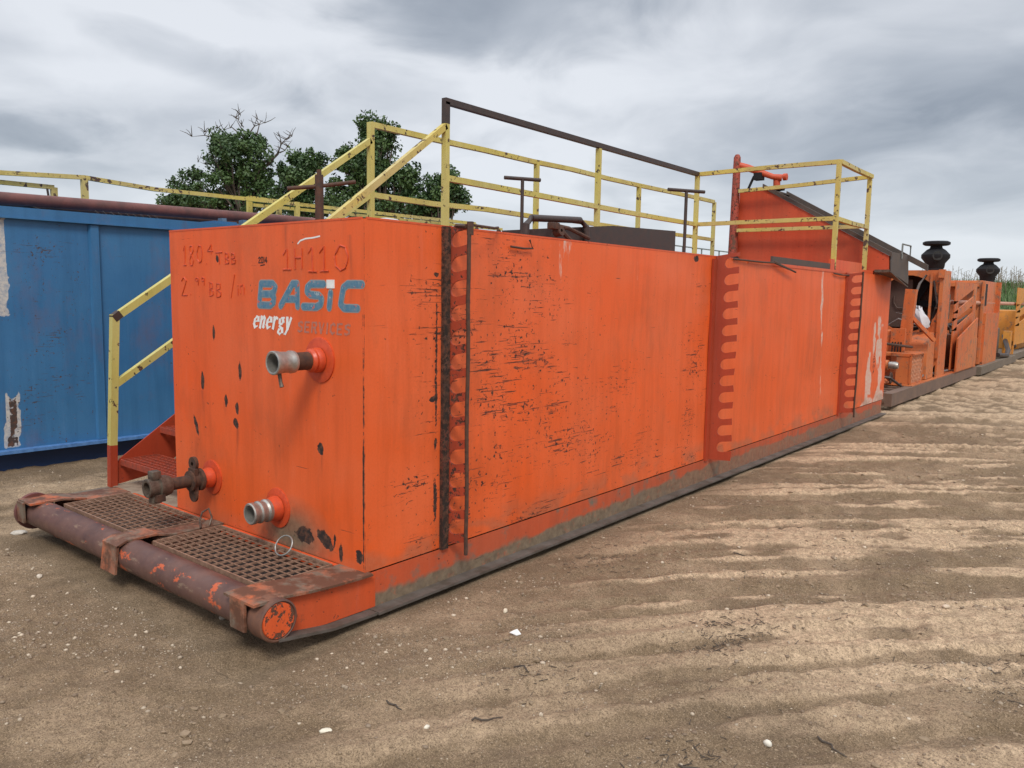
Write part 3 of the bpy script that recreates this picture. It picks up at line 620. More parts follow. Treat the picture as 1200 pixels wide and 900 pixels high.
b = MB(); b.lathe((-1.98, 8.78, 1.97), (0, 0, 1), [(0, 0), (0, .075), (.2, .07), (1.6, .052), (1.70, .05), (1.74, .03), (1.75, 0)], 16); sp = b.build('standpipe', paint('rusted_post_paint', (.40, .06, .03), (.30, .06, .035), .6, 1.1, .4, rustier=.4), hop)
b = MB(); b.lathe((-1.98, 8.78, 2.12), (0, 0, 1), [(0, .07), (0, .13), (.05, .15), (.1, .10), (.12, .07)], 8, False); b.build('pipe_clamp', M['blackpaint'], hop)
b = MB(); b.tube([(-1.95, 8.8, 3.56), (-1.84, 8.85, 3.52), (-1.5, 8.95, 3.38), (-1.38, 9.0, 3.36)], [.045, .05, .04, .05], 12); b.tube([(-1.46, 9.0, 3.40), (-1.45, 9.0, 3.2)], .05, 12); b.lathe((-1.36, 9.0, 3.37), (1, 0, 0), [(0, 0), (0, .05), (.05, .05), (.06, 0)], 12); b.build('feed_pipe', M['hopper'], hop)
b = MB(); b.box((-1.75, 8.85, 3.34), (-1.63, 8.97, 3.44)); b.bar((-1.76, 8.9, 3.40), (-1.84, 8.88, 3.2), .04, .03); b.lathe((-1.45, 9.0, 3.19), (0, 0, 1), [(0, .12), (.03, .12), (.04, .05)], 8); b.build('pipe_fitting', M['blackpaint'], hop)

# ================================================================== loose wire loops
b = MB(); cen = Vector((-.53, -.11, .262)); pts = []
for k in range(25):
    a = 2 * math.pi * k / 24; pts.append(cen + Vector((math.cos(a) * .065, math.sin(a) * .03, math.sin(a) * .046)))
b.tube(pts, .0045, 6, cap=False); tag(b.build('wire_ring', M['alu']), 'thin grey wire ring lying on the right-hand platform grating below an outlet', 'ring')
b = MB(); b.tube([(-1.30, -.09, .216), (-1.31, -.07, .26), (-1.36, -.06, .30), (-1.38, -.09, .28), (-1.34, -.13, .25), (-1.28, -.16, .217)], .006, 6)
tag(b.build('wire_strap', M['dull']), 'short dark twisted wire strap lying on the middle platform beam', 'strap')

# ================================================================== BLUE TANK
ang = R(3.5); ux = Vector((math.sin(ang), math.cos(ang), 0)); wx = Vector((-ux.y, ux.x, 0)); B0 = Vector((-4.82, -.04, 0))
def bp(s_, w_, z): return B0 + ux * s_ + wx * w_ + Vector((0, 0, z))
bt = thing('blue_tank', tuple(bp(1.2, 1.2, 0)), 'long scratched blue steel tank with dark red pipe along its top', 'tank')
S0, S1 = -3.5, 8.0; BZ0, BZ1 = .16, 2.30
def ba(a, b):
    s_ = a + S0; z = b + BZ0
    wear = .75 * np.exp(-((s_ - .40) / .36) ** 2) * (.45 + .6 * sstep(.4, .7, fbm(a * 3, b * 4, 3, 9))) + .12
    j = .07 * (fbm(s_ * 16, z * 9, 4, 81) - .5)
    up_ = sstep(.15, .13, s_ + j) * sstep(-.14, -.12, s_ + j) * sstep(1.28, 1.36, z + 3 * j); lo_ = sstep(.19, .165, s_ + j) * sstep(.045, .065, s_ + j) * sstep(.70, .62, z + 4 * j) * sstep(.16, .2, z)
    patch = .6 * lo_ * (np.abs(s_ - .12 + j) < .034) + .6 * up_ * (s_ < .055 + j)
    pale = .8 * np.maximum(up_, lo_)
    patch = np.maximum(patch, .8 * (np.abs(s_ - .082) < .004) * (z < 1.3) * (z > .62))
    return dict(wear=wear, patch=patch, pale=pale, soil=.0 * a, run=0 * a)
sw = grid('side_wall', M['blue'], bt, tuple(bp(S0, 0, BZ0)), tuple(ux * (S1 - S0)), (0, 0, BZ1 - BZ0 - .07), 480, 90, ba, lambda a, b: (fbm(a, b * 1.5, 2, 71) - .5) * .03)
def bbox(mb, s0, s1, w0, w1, z0, z1):
    vs = [bp(s0, w0, z0), bp(s1, w0, z0), bp(s1, w1, z0), bp(s0, w1, z0)]; mb.prism(vs, (0, 0, z1 - z0)); return mb
b = MB(); bbox(b, S0, S1, -.035, .09, BZ1 - .09, BZ1); bbox(b, S0, S1, -.05, .06, BZ1 - .1, BZ1 - .088)
bbox(b, 2.05, 2.3, .0, .3, BZ1, BZ1 + .03); b.build('top_rim', M['blue'], bt)
b = MB(); bbox(b, S0, S1, 2.4, 2.42, BZ0, BZ1); bbox(b, S0 + .0, S0 + .02, .03, 2.4, BZ0, BZ1); bbox(b, S1 - .02, S1, .03, 2.4, BZ0, BZ1 - .1); bbox(b, S0, S1, .06, 2.42, 2.1, 2.12); b.build('rear_wall', M['blue'], bt)
for s_ in (-1.3, .86, 3.0, 5.2):
    b = MB(); b.prism([bp(s_ - .05, .0, BZ0 + .02), bp(s_ - .035, -.028, BZ0 + .02), bp(s_ + .035, -.028, BZ0 + .02), bp(s_ + .05, .0, BZ0 + .02)], (0, 0, BZ1 - BZ0 - .13)); b.build('rib', M['blue'], bt)
b = MB(); bbox(b, S0, S1, -.09, .02, BZ0 - .012, BZ0 + .016); b.build('bottom_flange', plain('pale_blue_edge', (.10, .23, .48), (.05, .14, .34), .5), bt)  # flange in a lighter blue than the wall
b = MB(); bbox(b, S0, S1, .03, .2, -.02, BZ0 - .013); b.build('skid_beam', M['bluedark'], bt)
b = MB(); b.tube([bp(S0, .55, 2.40), bp(0, .58, 2.42), bp(3.2, .62, 2.46), bp(7, .66, 2.48)], .058, 14); b.build('top_pipe', M['pipe_red'], bt)
b = MB(); b.tube([bp(.3, .75, 2.40), bp(3.2, .78, 2.40), bp(7, .8, 2.42)], .045, 12); b.build('top_pipe', M['rust'], bt)
b = MB(); b.tube([bp(.45, .7, 2.40), bp(.62, .6, 2.33), bp(.9, .5, 2.3)], .02, 8)
for i in range(9): b.tube([bp(.95 + i * .07, .1, 2.31), bp(.92 + i * .07, .1, 2.335)], .007, 5)
b.build('cable', M['black'], bt)
b = MB()
rz = [(S0, 2.74), (.5, 2.745), (1.28, 2.79), (2.04, 2.745), (3.5, 2.75), (7.2, 2.75)]
for (a0, z0), (a1, z1) in zip(rz, rz[1:]): b.bar(bp(a0, 1.35, z0), bp(a1, 1.35, z1), .045, .045)
b.bar(bp(S0, 1.42, 2.65), bp(1.0, 1.42, 2.66), .045, .045); b.bar(bp(S0, 1.42, 2.33), bp(1.0, 1.42, 2.33), .045, .045)
b.bar(bp(3.3, 1.5, 2.79), bp(3.75, 1.5, 2.78), .04, .04); b.bar(bp(3.35, 1.5, 2.70), bp(8.0, 1.5, 2.72), .04, .04)
rb = b.build('railing', M['yellow_worn'], bt)
for s_, w_, z in ((1.28, 1.35, 2.79), (1.0, 1.42, 2.66), (3.3, 1.5, 2.8), (3.72, 1.5, 2.8), (3.9, 1.35, 2.78), (5.6, 1.35, 2.75), (-1.2, 1.35, 2.74), (7.2, 1.35, 2.75)):
    b = MB(); b.bar(bp(s_, w_, 2.1), bp(s_, w_, z), .06 if s_ == 1.28 else .045, .06); b.build('post', M['yellow_worn'], rb)
b = MB(); b.tube([bp(.93, 1.4, 2.64), bp(.94, 1.38, 2.5), bp(.96, 1.4, 2.42), bp(.95, 1.4, 2.34)], .012, 6); b.build('hanging_strap', M['black'], rb)
b = MB(); bbox(b, 2.3, 2.85, .3, .6, 2.3, 2.345); bbox(b, 2.35, 2.4, .4, .5, 2.345, 2.40); bbox(b, 2.6, 2.65, .4, .5, 2.345, 2.40); b.build('hatch_cover', plain('grey_blue_hatch', (.12, .2, .3), None, .5), bt)

# ================================================================== far grey railing on a distant tank
fr = thing('distant_tank', (-22, 46, 0), 'distant grey tank topped by thin pipe railing, seen between the yellow posts', 'tank')
b = MB(); b.box((-24, 38, 0), (-20, 62, 3.9)); b.build('tank_body', M['greyrail'], fr)
b = MB()
b.bar((-20, 39.8, 4.72), (-20, 62, 4.72), .07, .07); b.bar((-20, 38, 4.35), (-20, 62, 4.35), .07, .07)
b.build('railing', M['greyrail'], fr)
b = MB()
for y in np.arange(39.8, 62, 2.6): b.bar((-20, y, 3.9), (-20, y, 4.72), .07, .07)
b.build('rail_posts', M['greyrail'], fr)

# ================================================================== PUMP UNITS
def valve(parent, x, y, z, s=1.):
    b = MB(); b.lathe((x, y, z), (0, 0, 1), [(0, .12 * s), (.0, .15 * s), (.05 * s, .15 * s), (.06 * s, .16 * s), (.14 * s, .17 * s), (.24 * s, .245 * s), (.30 * s, .245 * s), (.39 * s, .16 * s), (.42 * s, .11 * s), (.46 * s, .10 * s), (.47 * s, .20 * s), (.49 * s, .235 * s), (.53 * s, .235 * s), (.55 * s, .2 * s), (.55 * s, 0)], 12, False, .26)
    v = b.build('exhaust_valve', M['blackpaint'], parent)
    b = MB(); d = Vector((.35, -1, 0)).normalized(); b.lathe(Vector((x, y, z + .27 * s)) + d * .2 * s, d, [(0, 0), (0, .09 * s), (.03 * s, .085 * s), (.03 * s, 0)], 14); b.build('valve_port', M['darkin'], v)
uA = thing('pump_unit', (-1.1, 13.8, 0), 'orange pump unit with a round fan opening, nearest behind the long orange tank', 'pump unit', 'orange units lined up behind the tank')
b = MB(); b.box((-.14, 10.25, .04), (0, 17.4, .235)); b.box((-2.3, 10.25, .04), (-2.16, 17.4, .235)); b.box((-2.16, 10.25, .10), (-.14, 10.4, .235))
for y in (10.7, 11.1, 11.5, 12.1, 13, 14, 15, 16, 17.2): b.box((-2.16, y, .12), (-.14, y + .10, .22))
b.tube([(-2.2, 10.32, .12), (-.1, 10.32, .12)], .09, 14)
b.build('skid_base', plain('brown_skid_paint', (.13, .085, .065), (.19, .12, .085), .75, 0, 6, .4), uA)
b = MB(); b.box((-2.15, 11.6, .236), (-.02, 17.3, .25)); b.build('deck_plate', M['unit'], uA)
# radiator frame with a round hole
def ringplate(mb, x0, x1, z0, z1, y, th, cx, cz, r, n=32):
    outer = []; inner = []
    for k in range(n):
        a = 2 * math.pi * (k + .5) / n; dx, dz = math.cos(a), math.sin(a)
        t_ = min([(x1 - cx) / dx if dx > 1e-6 else 1e9, (x0 - cx) / dx if dx < -1e-6 else 1e9, (z1 - cz) / dz if dz > 1e-6 else 1e9, (z0 - cz) / dz if dz < -1e-6 else 1e9])
        outer.append((cx + dx * t_, cz + dz * t_)); inner.append((cx + dx * r, cz + dz * r))
    for k in range(n):
        j = (k + 1) % n
        for yy, s_ in ((y, 1), (y + th, -1)):
            mb.face([(outer[k][0], yy, outer[k][1]), (outer[j][0], yy, outer[j][1]), (inner[j][0], yy, inner[j][1]), (inner[k][0], yy, inner[k][1])][::s_])
        mb.face([(inner[k][0], y, inner[k][1]), (inner[j][0], y, inner[j][1]), (inner[j][0], y + th, inner[j][1]), (inner[k][0], y + th, inner[k][1])])
        mb.face([(outer[k][0], y, outer[k][1]), (outer[j][0], y, outer[j][1]), (outer[j][0], y + th, outer[j][1]), (outer[k][0], y + th, outer[k][1])])
b = MB(); ringplate(b, -1.55, -.06, .25, 2.19, 13.55, .03, -.62, 1.58, .52); b.box((-.09, 13.58, .25), (-.06, 14.25, 2.19)); b.box((-1.55, 13.58, .25), (-1.52, 14.25, 2.19)); b.box((-1.52, 13.58, 2.16), (-.09, 14.25, 2.19))
b.box((-.10, 13.50, .6), (-.04, 13.55, 2.16)); b.box((-.26, 13.51, .4), (-.22, 13.549, 2.14)); b.box((-.12, 13.45, 2.05), (-.02, 13.55, 2.2))
rf = b.build('radiator_frame', M['unit'], uA)
b = MB(); b.box((-1.5, 14.1, .3), (-.12, 14.16, 2.12)); b.build('radiator_core', M['copper'], rf)
b = MB(); b.box((-1.18, 13.75, 1.14), (-.6, 13.80, 2.02)); b.tube([(-.9, 13.72, 1.72), (-.9, 13.72, 1.6), (-.84, 13.72, 1.5), (-.62, 13.72, 1.48)], .012, 6); b.build('core_shutter', M['copper'], rf)
b = MB()
for k in range(6):
    a = k * math.pi / 3; b.bar((-.62 + .08 * math.cos(a), 13.95, 1.58 + .08 * math.sin(a)), (-.62 + .47 * math.cos(a), 13.93, 1.58 + .47 * math.sin(a)), .12, .01, up=(0, 1, 0))
b.lathe((-.62, 13.98, 1.58), (0, -1, 0), [(0, .09), (.08, .09), (.08, 0)], 12); b.build('fan', M['blackpaint'], rf)
b = MB(); b.tube([(-.33, 13.52, 2.1), (-.42, 13.46, 1.95), (-.47, 13.44, 1.75), (-.46, 13.42, 1.5), (-.38, 13.4, 1.3)], .022, 8); b.tube([(-.58, 12.6, 1.42), (-.5, 13.2, 1.37), (-.42, 13.4, 1.36)], .008, 5); b.build('hose', M['hose'], uA)
valve(uA, -.28, 13.9, 2.19, .98)
b = MB(); b.box((-.44, 12.42, .9), (-.27, 12.56, 1.83), rot=Matrix.Rotation(R(3), 3, 'Y')); b.bar((-.3, 12.5, 1.35), (.02, 12.8, .95), .06, .06); b.build('support_column', M['unit'], uA)
b = MB(); b.box((-1.35, 12.15, .25), (-.5, 12.75, 1.12), bevel=.03); b.box((-.52, 12.1, .72), (-.3, 12.18, 1.16)); gb = b.build('gearbox', M['unit'], uA)
b = MB(); b.lathe((-.95, 12.12, .98), (.9, -.4, 0), [(0, .0), (0, .09), (.14, .09), (.14, .12), (.18, .12), (.18, .07), (.3, .07)], 18); b.build('shaft_housing', M['unit'], gb)
b = MB()
for i in range(4): b.box((-.49 + i * .045, 12.07, .76), (-.47 + i * .045, 12.09, .93), bevel=.004)
b.build('louvre', M['blackpaint'], gb)
b = MB(); prof = [(12.85, .26), (12.85, .85), (12.95, 1.0), (13.1, 1.08), (13.25, 1.08), (13.42, .92), (13.42, .26)]
b.prism([(-.75, y, z) for y, z in prof], (.66, 0, 0)); b.build('belt_guard', M['unit'], uA)
# meshed pulley guard
b = MB(); x0, x1, y0, y1, z0, z1 = -.72, -.1, 11.75, 12.55, .25, .73
for a_, c_ in (((x0, y0), (x1, y0)), ((x1, y0), (x1, y1)), ((x1, y1), (x0, y1)), ((x0, y1), (x0, y0))):
    for z in (z0, z1): b.bar((*a_, z), (*c_, z), .035, .035)
for a_ in ((x0, y0), (x1, y0), (x1, y1), (x0, y1)): b.bar((*a_, z0), (*a_, z1), .035, .035)
b.box((x0, y0, z1 + .01), (x1 + .05, y1 + .06, z1 + .03)); b.box((x1 - .22, y0 - .006, z0), (x1 - .02, y0, z1)); pg = b.build('pulley_guard', M['unit'], uA)
b = MB()
for k in range(-8, 16):
    for sg in (1, -1):
        pts = []
        for t_ in np.linspace(0, 1, 41):
            yy = y0 + (y1 - y0) * t_; zz = z0 + k * .12 + sg * (t_ - .5) * .9
            if z0 < zz < z1: pts.append((x1 + .006 * sg, yy, zz))
        if len(pts) > 1: b.bar(pts[0], pts[-1], .006, .02)
b.build('guard_mesh', M['mesh'], pg)
b = MB(); b.tube([(-1.0, 11.45, .58), (-.42, 11.5, .57)], .055, 14); b.tube([(-.44, 11.5, .57), (-.38, 11.5, .57)], .085, 14); b.tube([(-.9, 11.4, .25), (-.9, 11.4, .5)], .09, 12)
b.tube([(-.7, 11.5, .25), (-.62, 11.5, .45), (-.5, 11.5, .4), (-.4, 11.5, .28)], .04, 8); b.tube([(-.55, 11.5, .3), (-.5, 11.3, .26), (-.3, 11.4, .3)], .03, 8); dp = b.build('discharge_pipe', M['unit'], uA)
b = MB(); b.lathe((-.37, 11.5, .57), (1, 0, 0), [(0, 0), (0, .06), (.1, .065), (.14, .05), (.14, 0)], 12); b.lathe((-.95, 11.3, .45), (1, 0, 0), [(0, 0), (0, .05), (.08, .05), (.08, 0)], 10); b.build('pipe_cap', M['alu'], dp)
rd = random.Random(5)
b = MB(); b.lathe((-1.15, 11.2, .62), (1, .1, 0), [(0, 0), (0, .2), (.02, .22), (.30, .22), (.32, .17), (.34, .26), (.38, .26), (.39, .12), (.52, .12), (.53, 0)], 24); b.build('pump_barrel', M['unit'], uA)
b = MB(); b.lathe((-.98, 12.0, 1.0), (1, -.15, 0), [(0, 0), (0, .16), (.05, .16), (.06, .10), (.2, .10), (.21, .19), (.25, .19), (.26, .08), (.4, .08), (.4, 0)], 22); b.build('flanged_pipe', M['unit'], uA)
b = MB()
for k in range(10):
    a_ = 2 * math.pi * k / 10; b.lathe((-.74, 11.96 + .15 * math.cos(a_), 1.0 + .15 * math.sin(a_)), (1, -.15, 0), [(0, 0), (0, .016), (.05, .016), (.05, 0)], 6)
b.build('flange_bolts', M['rust2'], uA)
for pts_, r_, mt in (([(-.75, 13.3, .9), (-.5, 13.35, 1.15), (-.2, 13.45, 1.2), (-.12, 13.5, 1.6), (-.2, 13.52, 2.0)], .018, 'black'), ([(-1.0, 13.4, 1.1), (-.7, 13.3, 1.3), (-.25, 13.4, 1.15), (-.15, 13.6, .5)], .016, 'hose'),
                     ([(-.9, 11.3, .8), (-.6, 11.35, .95), (-.3, 11.6, .9), (-.2, 12.2, .85)], .022, 'rust2'), ([(-.4, 14.35, .3), (-.15, 14.4, .8), (-.12, 14.42, 1.35), (-.3, 14.6, 1.7)], .02, 'black'),
                     ([(-.2, 17.45, .3), (-.1, 17.5, 1.0), (-.2, 17.6, 1.5), (-.5, 17.7, 1.6)], .025, 'black'), ([(-.7, 10.9, .26), (-.5, 11.0, .42), (-.25, 11.1, .40), (-.12, 11.3, .26)], .022, 'black'),
                     ([(-.14, 12.7, .30), (-.12, 12.9, .34), (-.12, 13.6, .32), (-.1, 14.8, .30)], .018, 'hose')):
    b = MB(); b.tube(pts_, r_, 7); b.build('hose', M[mt], uA)
for x_, y_, z_, r_ in ((-.5, 12.95, 1.16, .07), (-.25, 13.15, 1.16, .05), (-1.0, 12.9, 1.25, .12), (-.75, 12.0, 1.22, .05)):
    b = MB(); b.lathe((x_, y_, z_ - .12), (0, 0, 1), [(0, 0), (0, r_), (.12, r_), (.14, r_ * 1.3), (.17, r_ * 1.3), (.18, 0)], 12); b.build('filler_cap', M['dull'], uA)
b = MB(); b.lathe((-.30, 11.35, .38), (1, 0, 0), [(0, .05), (0, .09), (.015, .09), (.015, .05)], 16); b.tube([(-.29, 11.35, .30), (-.29, 11.35, .46)], .01, 6); b.tube([(-.4, 11.35, .38), (-.26, 11.35, .38)], .014, 6); b.build('valve_wheel', M['rust2'], uA)
for k in range(7):
    b = MB(); b.lathe((-.13, 13.5, .55 + k * .24), (0, -1, 0), [(0, 0), (0, .018), (.02, .018), (.02, 0)], 6); b.build('bolt', M['rust2'], uA)
# middle housing and side guard panels with slots
def slotplate(mb, x, y0, y1, z0, z1, slots, th=.02):
    """side plate in the x plane cut into pieces round slanted slots: build as bars between slot lines"""
    prev = z0
    dz = slots[0][2]
    mb.prism([(x, y0, z0), (x, y1, z0), (x, y1, slots[0][0] + dz), (x, y0, slots[0][0])], (th, 0, 0))
    for i, (zl, zh, dz) in enumerate(slots):
        nxt = slots[i + 1][0] if i + 1 < len(slots) else None
        if nxt: mb.prism([(x, y0, zh), (x, y1, zh + dz), (x, y1, nxt + dz), (x, y0, nxt)], (th, 0, 0))
        else: mb.prism([(x, y0, zh), (x, y1, min(zh + dz, z1 - .01)), (x, y1, z1), (x, y0, z1)], (th, 0, 0))
        mb.box((x, y0, zl - .02), (x + th, y0 + (y1 - y0) * .16, zh + .06)); mb.box((x - .001, y1 - (y1 - y0) * .14, zl + dz - .06), (x + th - .001, y1, min(zh + dz, z1 - .01) + .02))
b = MB(); slotplate(b, -.10, 14.9, 17.2, .3, 2.02, [(1.08, 1.25, .38), (1.42, 1.58, .38)]); b.build('slotted_guard', M['unit'], uA)
b = MB(); b.prism([(.0, 14.9, .27), (.0, 16.9, .27), (.0, 16.9, 1.30), (.0, 14.9, .92)], (.03, 0, 0)); b.box((-.5, 16.9, .27), (.03, 16.93, 1.2)); b.box((-.5, 16.95, .27), (-.02, 17.35, .86), bevel=.01); b.box((-.09, 14.9, .24), (.0, 17.2, .268)); b.build('side_box', M['unit'], uA)
b = MB(); b.box((-1.6, 14.3, .25), (-.35, 16.8, .95), bevel=.05); b.box((-1.4, 14.5, .95), (-.5, 16.4, 1.25), bevel=.05)
for i in range(6): b.lathe((-.6, 14.7 + i * .32, 1.25), (0, 0, 1), [(0, .09), (.12, .09), (.14, 0)], 10)
b.build('engine_block', plain('dirty_engine', (.3, .11, .05), (.12, .07, .05), .6, 0, 8, .4), uA)
b = MB()
for i in range(8): b.tube([(-.2, 14.5 + i * .3, 1.0 + .05 * (i % 3)), (-.25, 14.65 + i * .3, 1.18), (-.2, 14.85 + i * .3, 1.05 + .04 * i)], .03, 6)
b.tube([(-.12, 14.45, 1.3), (-.12, 14.45, 1.75)], .04, 8); b.tube([(-.2, 14.45, 1.9), (-.1, 14.45, 1.75), (-.1, 14.4, 1.3)], .02, 8); b.build('pipework', M['dull'], uA)
b = MB(); b.tube([(-.2, 14.3, 1.62), (-.18, 26, 1.60)], .045, 8); b.build('long_pipe', plain('pale_orange_pipe', (.62, .3, .2), None, .6), uA)

uB = thing('pump_unit', (-1.1, 20, 0), 'orange unit with a tall plain side column, second in the row behind the tank', 'pump unit', 'orange units lined up behind the tank')
b = MB(); b.box((-.1, 17.7, .02), (.05, 23.2, .2)); b.box((-2.3, 17.7, .02), (-2.16, 23.2, .2))
for y in (17.7, 19, 20.5, 22, 23): b.box((-2.16, y, .05), (-.1, y + .12, .19))
b.build('skid_base', M['web'], uB)
b = MB(); b.box((-1.5, 18.3, .2), (-.15, 20.4, 2.12), bevel=.01); b.box((-1.2, 17.9, 1.98), (-.2, 18.3, 2.06)); b.box((-.15, 18.25, .22), (-.10, 18.4, 2.10)); b.box((-.15, 20.3, .22), (-.06, 20.42, 2.12)); b.box((-.16, 18.4, .2), (-.05, 20.3, 1.38)); b.build('engine_housing', M['unit'], uB)
b = MB(); b.box((-.149, 18.62, 1.55), (-.140, 18.95, 2.05)); b.build('side_vent', M['blackpaint'], uB)
valve(uB, -.32, 20.0, 2.12, 1.05)
b = MB(); b.box((-1.2, 20.6, .2), (-.3, 22.6, .95), bevel=.04); b.tube([(-.25, 21, .25), (-.25, 21, 1.6)], .05, 8); b.tube([(-.3, 21.7, .25), (-.3, 21.7, 1.3)], .04, 8); b.build('pump', M['dull'], uB)
b = MB(); b.tube([(-.1, 21, .3), (.0, 21.8, .25), (-.1, 22.8, .35), (-.3, 23.4, .7), (-.1, 24, .4)], .06, 8); b.build('hose', M['black'], uB)
uC = thing('pump_unit', (-1.1, 26, 0), 'yellowish orange unit with slanted open slots, farthest in the row at the right edge', 'pump unit', 'orange units lined up behind the tank')
b = MB(); slotplate(b, -.1, 23.6, 28.4, .45, 2.05, [(1.0, 1.18, .42), (1.38, 1.53, .42)]); b.box((-.12, 23.6, .2), (-.08, 23.7, .44)); b.build('slotted_guard', M['unit_y'], uC)
b = MB(); b.box((-2.3, 23.5, .02), (-.05, 29, .2)); b.build('skid_base', M['web'], uC)
b = MB(); b.box((-1.6, 26.5, .2), (-.3, 28.4, 1.4), bevel=.04); b.build('engine_housing', M['unit_y'], uC)
b = MB(); b.box((-.3, 23.2, .2), (-.12, 23.5, .85)); b.build('control_box', M['unit_y'], uC)
# white sack on the gear
b = MB(); b.lathe((-.33, 13.0, 1.52), (.35, .1, -1), [(0, .0), (.01, .04), (.08, .07), (.2, .10), (.32, .11), (.40, .07), (.42, 0)], 14)
for v in b.b.verts: v.co += Vector((random.uniform(-.03, .03), random.uniform(-.03, .03), random.uniform(-.03, .03)))
tag(b.build('sack', M['sack']), 'crumpled white plastic sack wedged beside the round fan opening', 'sack')

# ================================================================== TREES
def tree(name, label, px, dist, base_w, blobs, leaves, trunk_r=.35, dead=(), lean=0, seed=0):
    rnd = random.Random(seed); base = far_point(px, 350, dist); base.z = 0
    side_v = Vector((RT.x, RT.y, 0)).normalized(); dep = Vector((FW.x, FW.y, 0)).normalized()
    root = thing(name, tuple(base), label, 'tree')
    top = base + Vector((0, 0, 1)) * (dist * .10) + side_v * lean
    tr = MB(); mid = base.lerp(top, .5) + side_v * .15
    tr.tube([base, mid, top], [trunk_r, trunk_r * .75, trunk_r * .5], 10)
    cents = []
    for (bx, by, rx, ry, n) in blobs:
        for i in range(int(n * 1.05)):
            while True:
                u, v, w = rnd.uniform(-1, 1), rnd.uniform(-1, 1), rnd.uniform(-1, 1)
                rr_ = u * u + v * v + w * w
                if .12 < rr_ < 1: break
            p = far_point(bx + u * rx, by + v * ry, dist) + dep * w * (rx + ry) * .5 * dist / FPX
            cents.append(p)
    hub = top
    for i, c_ in enumerate(cents):
        if i % 3 == 0:
            d = c_ - hub; m1 = hub + d * .45 + Vector((rnd.uniform(-.4, .4), rnd.uniform(-.4, .4), rnd.uniform(.0, .5)))
            tr.tube([hub - Vector((0, 0, rnd.uniform(0, 1.5))), m1, c_], [trunk_r * .3, trunk_r * .15, .02], 5, cap=False)
    for path, r0 in dead:
        pts = [far_point(x_, y_, dist) for x_, y_ in path]; n = len(pts)
        tr.tube([p + Vector((rnd.uniform(-.05, .05),) * 3) for p in pts], [r0 * .62 * (1 - .85 * k / (n - 1)) for k in range(n)], 5, cap=False)
        for p in pts[1:]:
            for _ in range(3):
                e_ = p + Vector((rnd.uniform(-1, 1), rnd.uniform(-1, 1), rnd.uniform(.1, 1.1))) * .55; tr.tube([p, p.lerp(e_, .5) + Vector((rnd.uniform(-.08, .08), 0, rnd.uniform(-.05, .1))), e_], [.025, .018, .008], 4, cap=False)
    tr.build('trunk', M['bark'], root)
    V = []; Fc = []; tone = []
    for c_ in cents:
        cr = rnd.uniform(.24, .60) * dist / 45; tn = rnd.uniform(.0, .9)
        for k in range(int(leaves * 1.25)):
            d = Vector((rnd.gauss(0, 1), rnd.gauss(0, 1), rnd.gauss(0, .8))).normalized() * cr * rnd.uniform(.25, 1) ** .6
            p = c_ + d; s_ = rnd.uniform(.055, .125) * dist / 45
            a = Vector((rnd.gauss(0, 1), rnd.gauss(0, 1), rnd.gauss(0, 1))).normalized(); bb = a.cross(Vector((rnd.gauss(0, 1), rnd.gauss(0, 1), rnd.gauss(0, 1)))).normalized()
            i0 = len(V); V += [p - a * s_, p + bb * s_ * .6, p + a * s_, p - bb * s_ * .6]; Fc.append((i0, i0 + 1, i0 + 2, i0 + 3)); tone += [min(1, max(0, tn + rnd.uniform(-.25, .25)))] * 4
    me = bpy.data.meshes.new('crown'); me.from_pydata([tuple(v) for v in V], [], Fc)
    at = me.attributes.new('tone', 'FLOAT', 'POINT'); at.data.foreach_set('value', np.array(tone, np.float32))
    link('crown', me, M['leaf'], root)
tree('broadleaf_tree', 'dark green tree with bare dead branches on top, leftmost behind the blue tank', 292, 46, 0,
     [(285, 185, 40, 32, 60), (262, 170, 20, 14, 14), (292, 166, 15, 14, 12), (272, 215, 50, 22, 40), (215, 222, 22, 14, 16), (207, 236, 22, 12, 16), (225, 205, 12, 8, 6), (240, 240, 50, 12, 30), (310, 228, 22, 16, 16), (295, 245, 60, 14, 30)], 80, .4,
     [([(302, 205), (316, 190), (326, 180), (330, 168), (328, 160), (337, 163), (342, 160)], .16), ([(326, 180), (334, 176), (338, 172)], .08), ([(290, 160), (283, 148), (276, 138)], .09), ([(292, 158), (298, 148), (310, 144)], .09), ([(286, 160), (270, 150), (262, 152)], .08), ([(280, 165), (240, 158), (225, 160)], .07), ([(300, 160), (304, 146), (302, 140)], .07), ([(270, 165), (255, 150), (240, 155)], .06), ([(262, 190), (240, 192), (232, 190)], .05), ([(284, 150), (280, 140), (282, 135)], .06)], 0, 1)
tree('broadleaf_tree', 'smaller rounded green tree between the dead-topped tree and the tall tree', 350, 50, 0,
     [(352, 205, 24, 24, 36), (345, 228, 24, 18, 24), (368, 190, 12, 14, 12), (340, 206, 9, 10, 6), (355, 240, 36, 14, 26), (388, 240, 16, 10, 10)], 80, .3, (), 0, 2)
tree('broadleaf_tree', 'tall dark green tree rising directly behind the stair handrails', 445, 46, 0,
     [(438, 180, 20, 34, 46), (432, 145, 10, 12, 10), (450, 160, 18, 18, 20), (425, 205, 26, 26, 36), (450, 215, 34, 26, 44), (475, 205, 16, 12, 12), (482, 215, 14, 14, 12), (410, 225, 22, 20, 22), (405, 175, 8, 8, 4), (408, 190, 14, 14, 10), (445, 245, 56, 14, 46)], 85, .45, (), 0, 3)
tree('broadleaf_tree', 'low round dark green tree right of the tall tree beside the first yellow post', 516, 46, 0,
     [(518, 228, 24, 20, 34), (524, 208, 14, 10, 10), (505, 240, 26, 14, 22), (538, 232, 10, 12, 8), (495, 246, 22, 10, 14)], 85, .25, (), 0, 4)

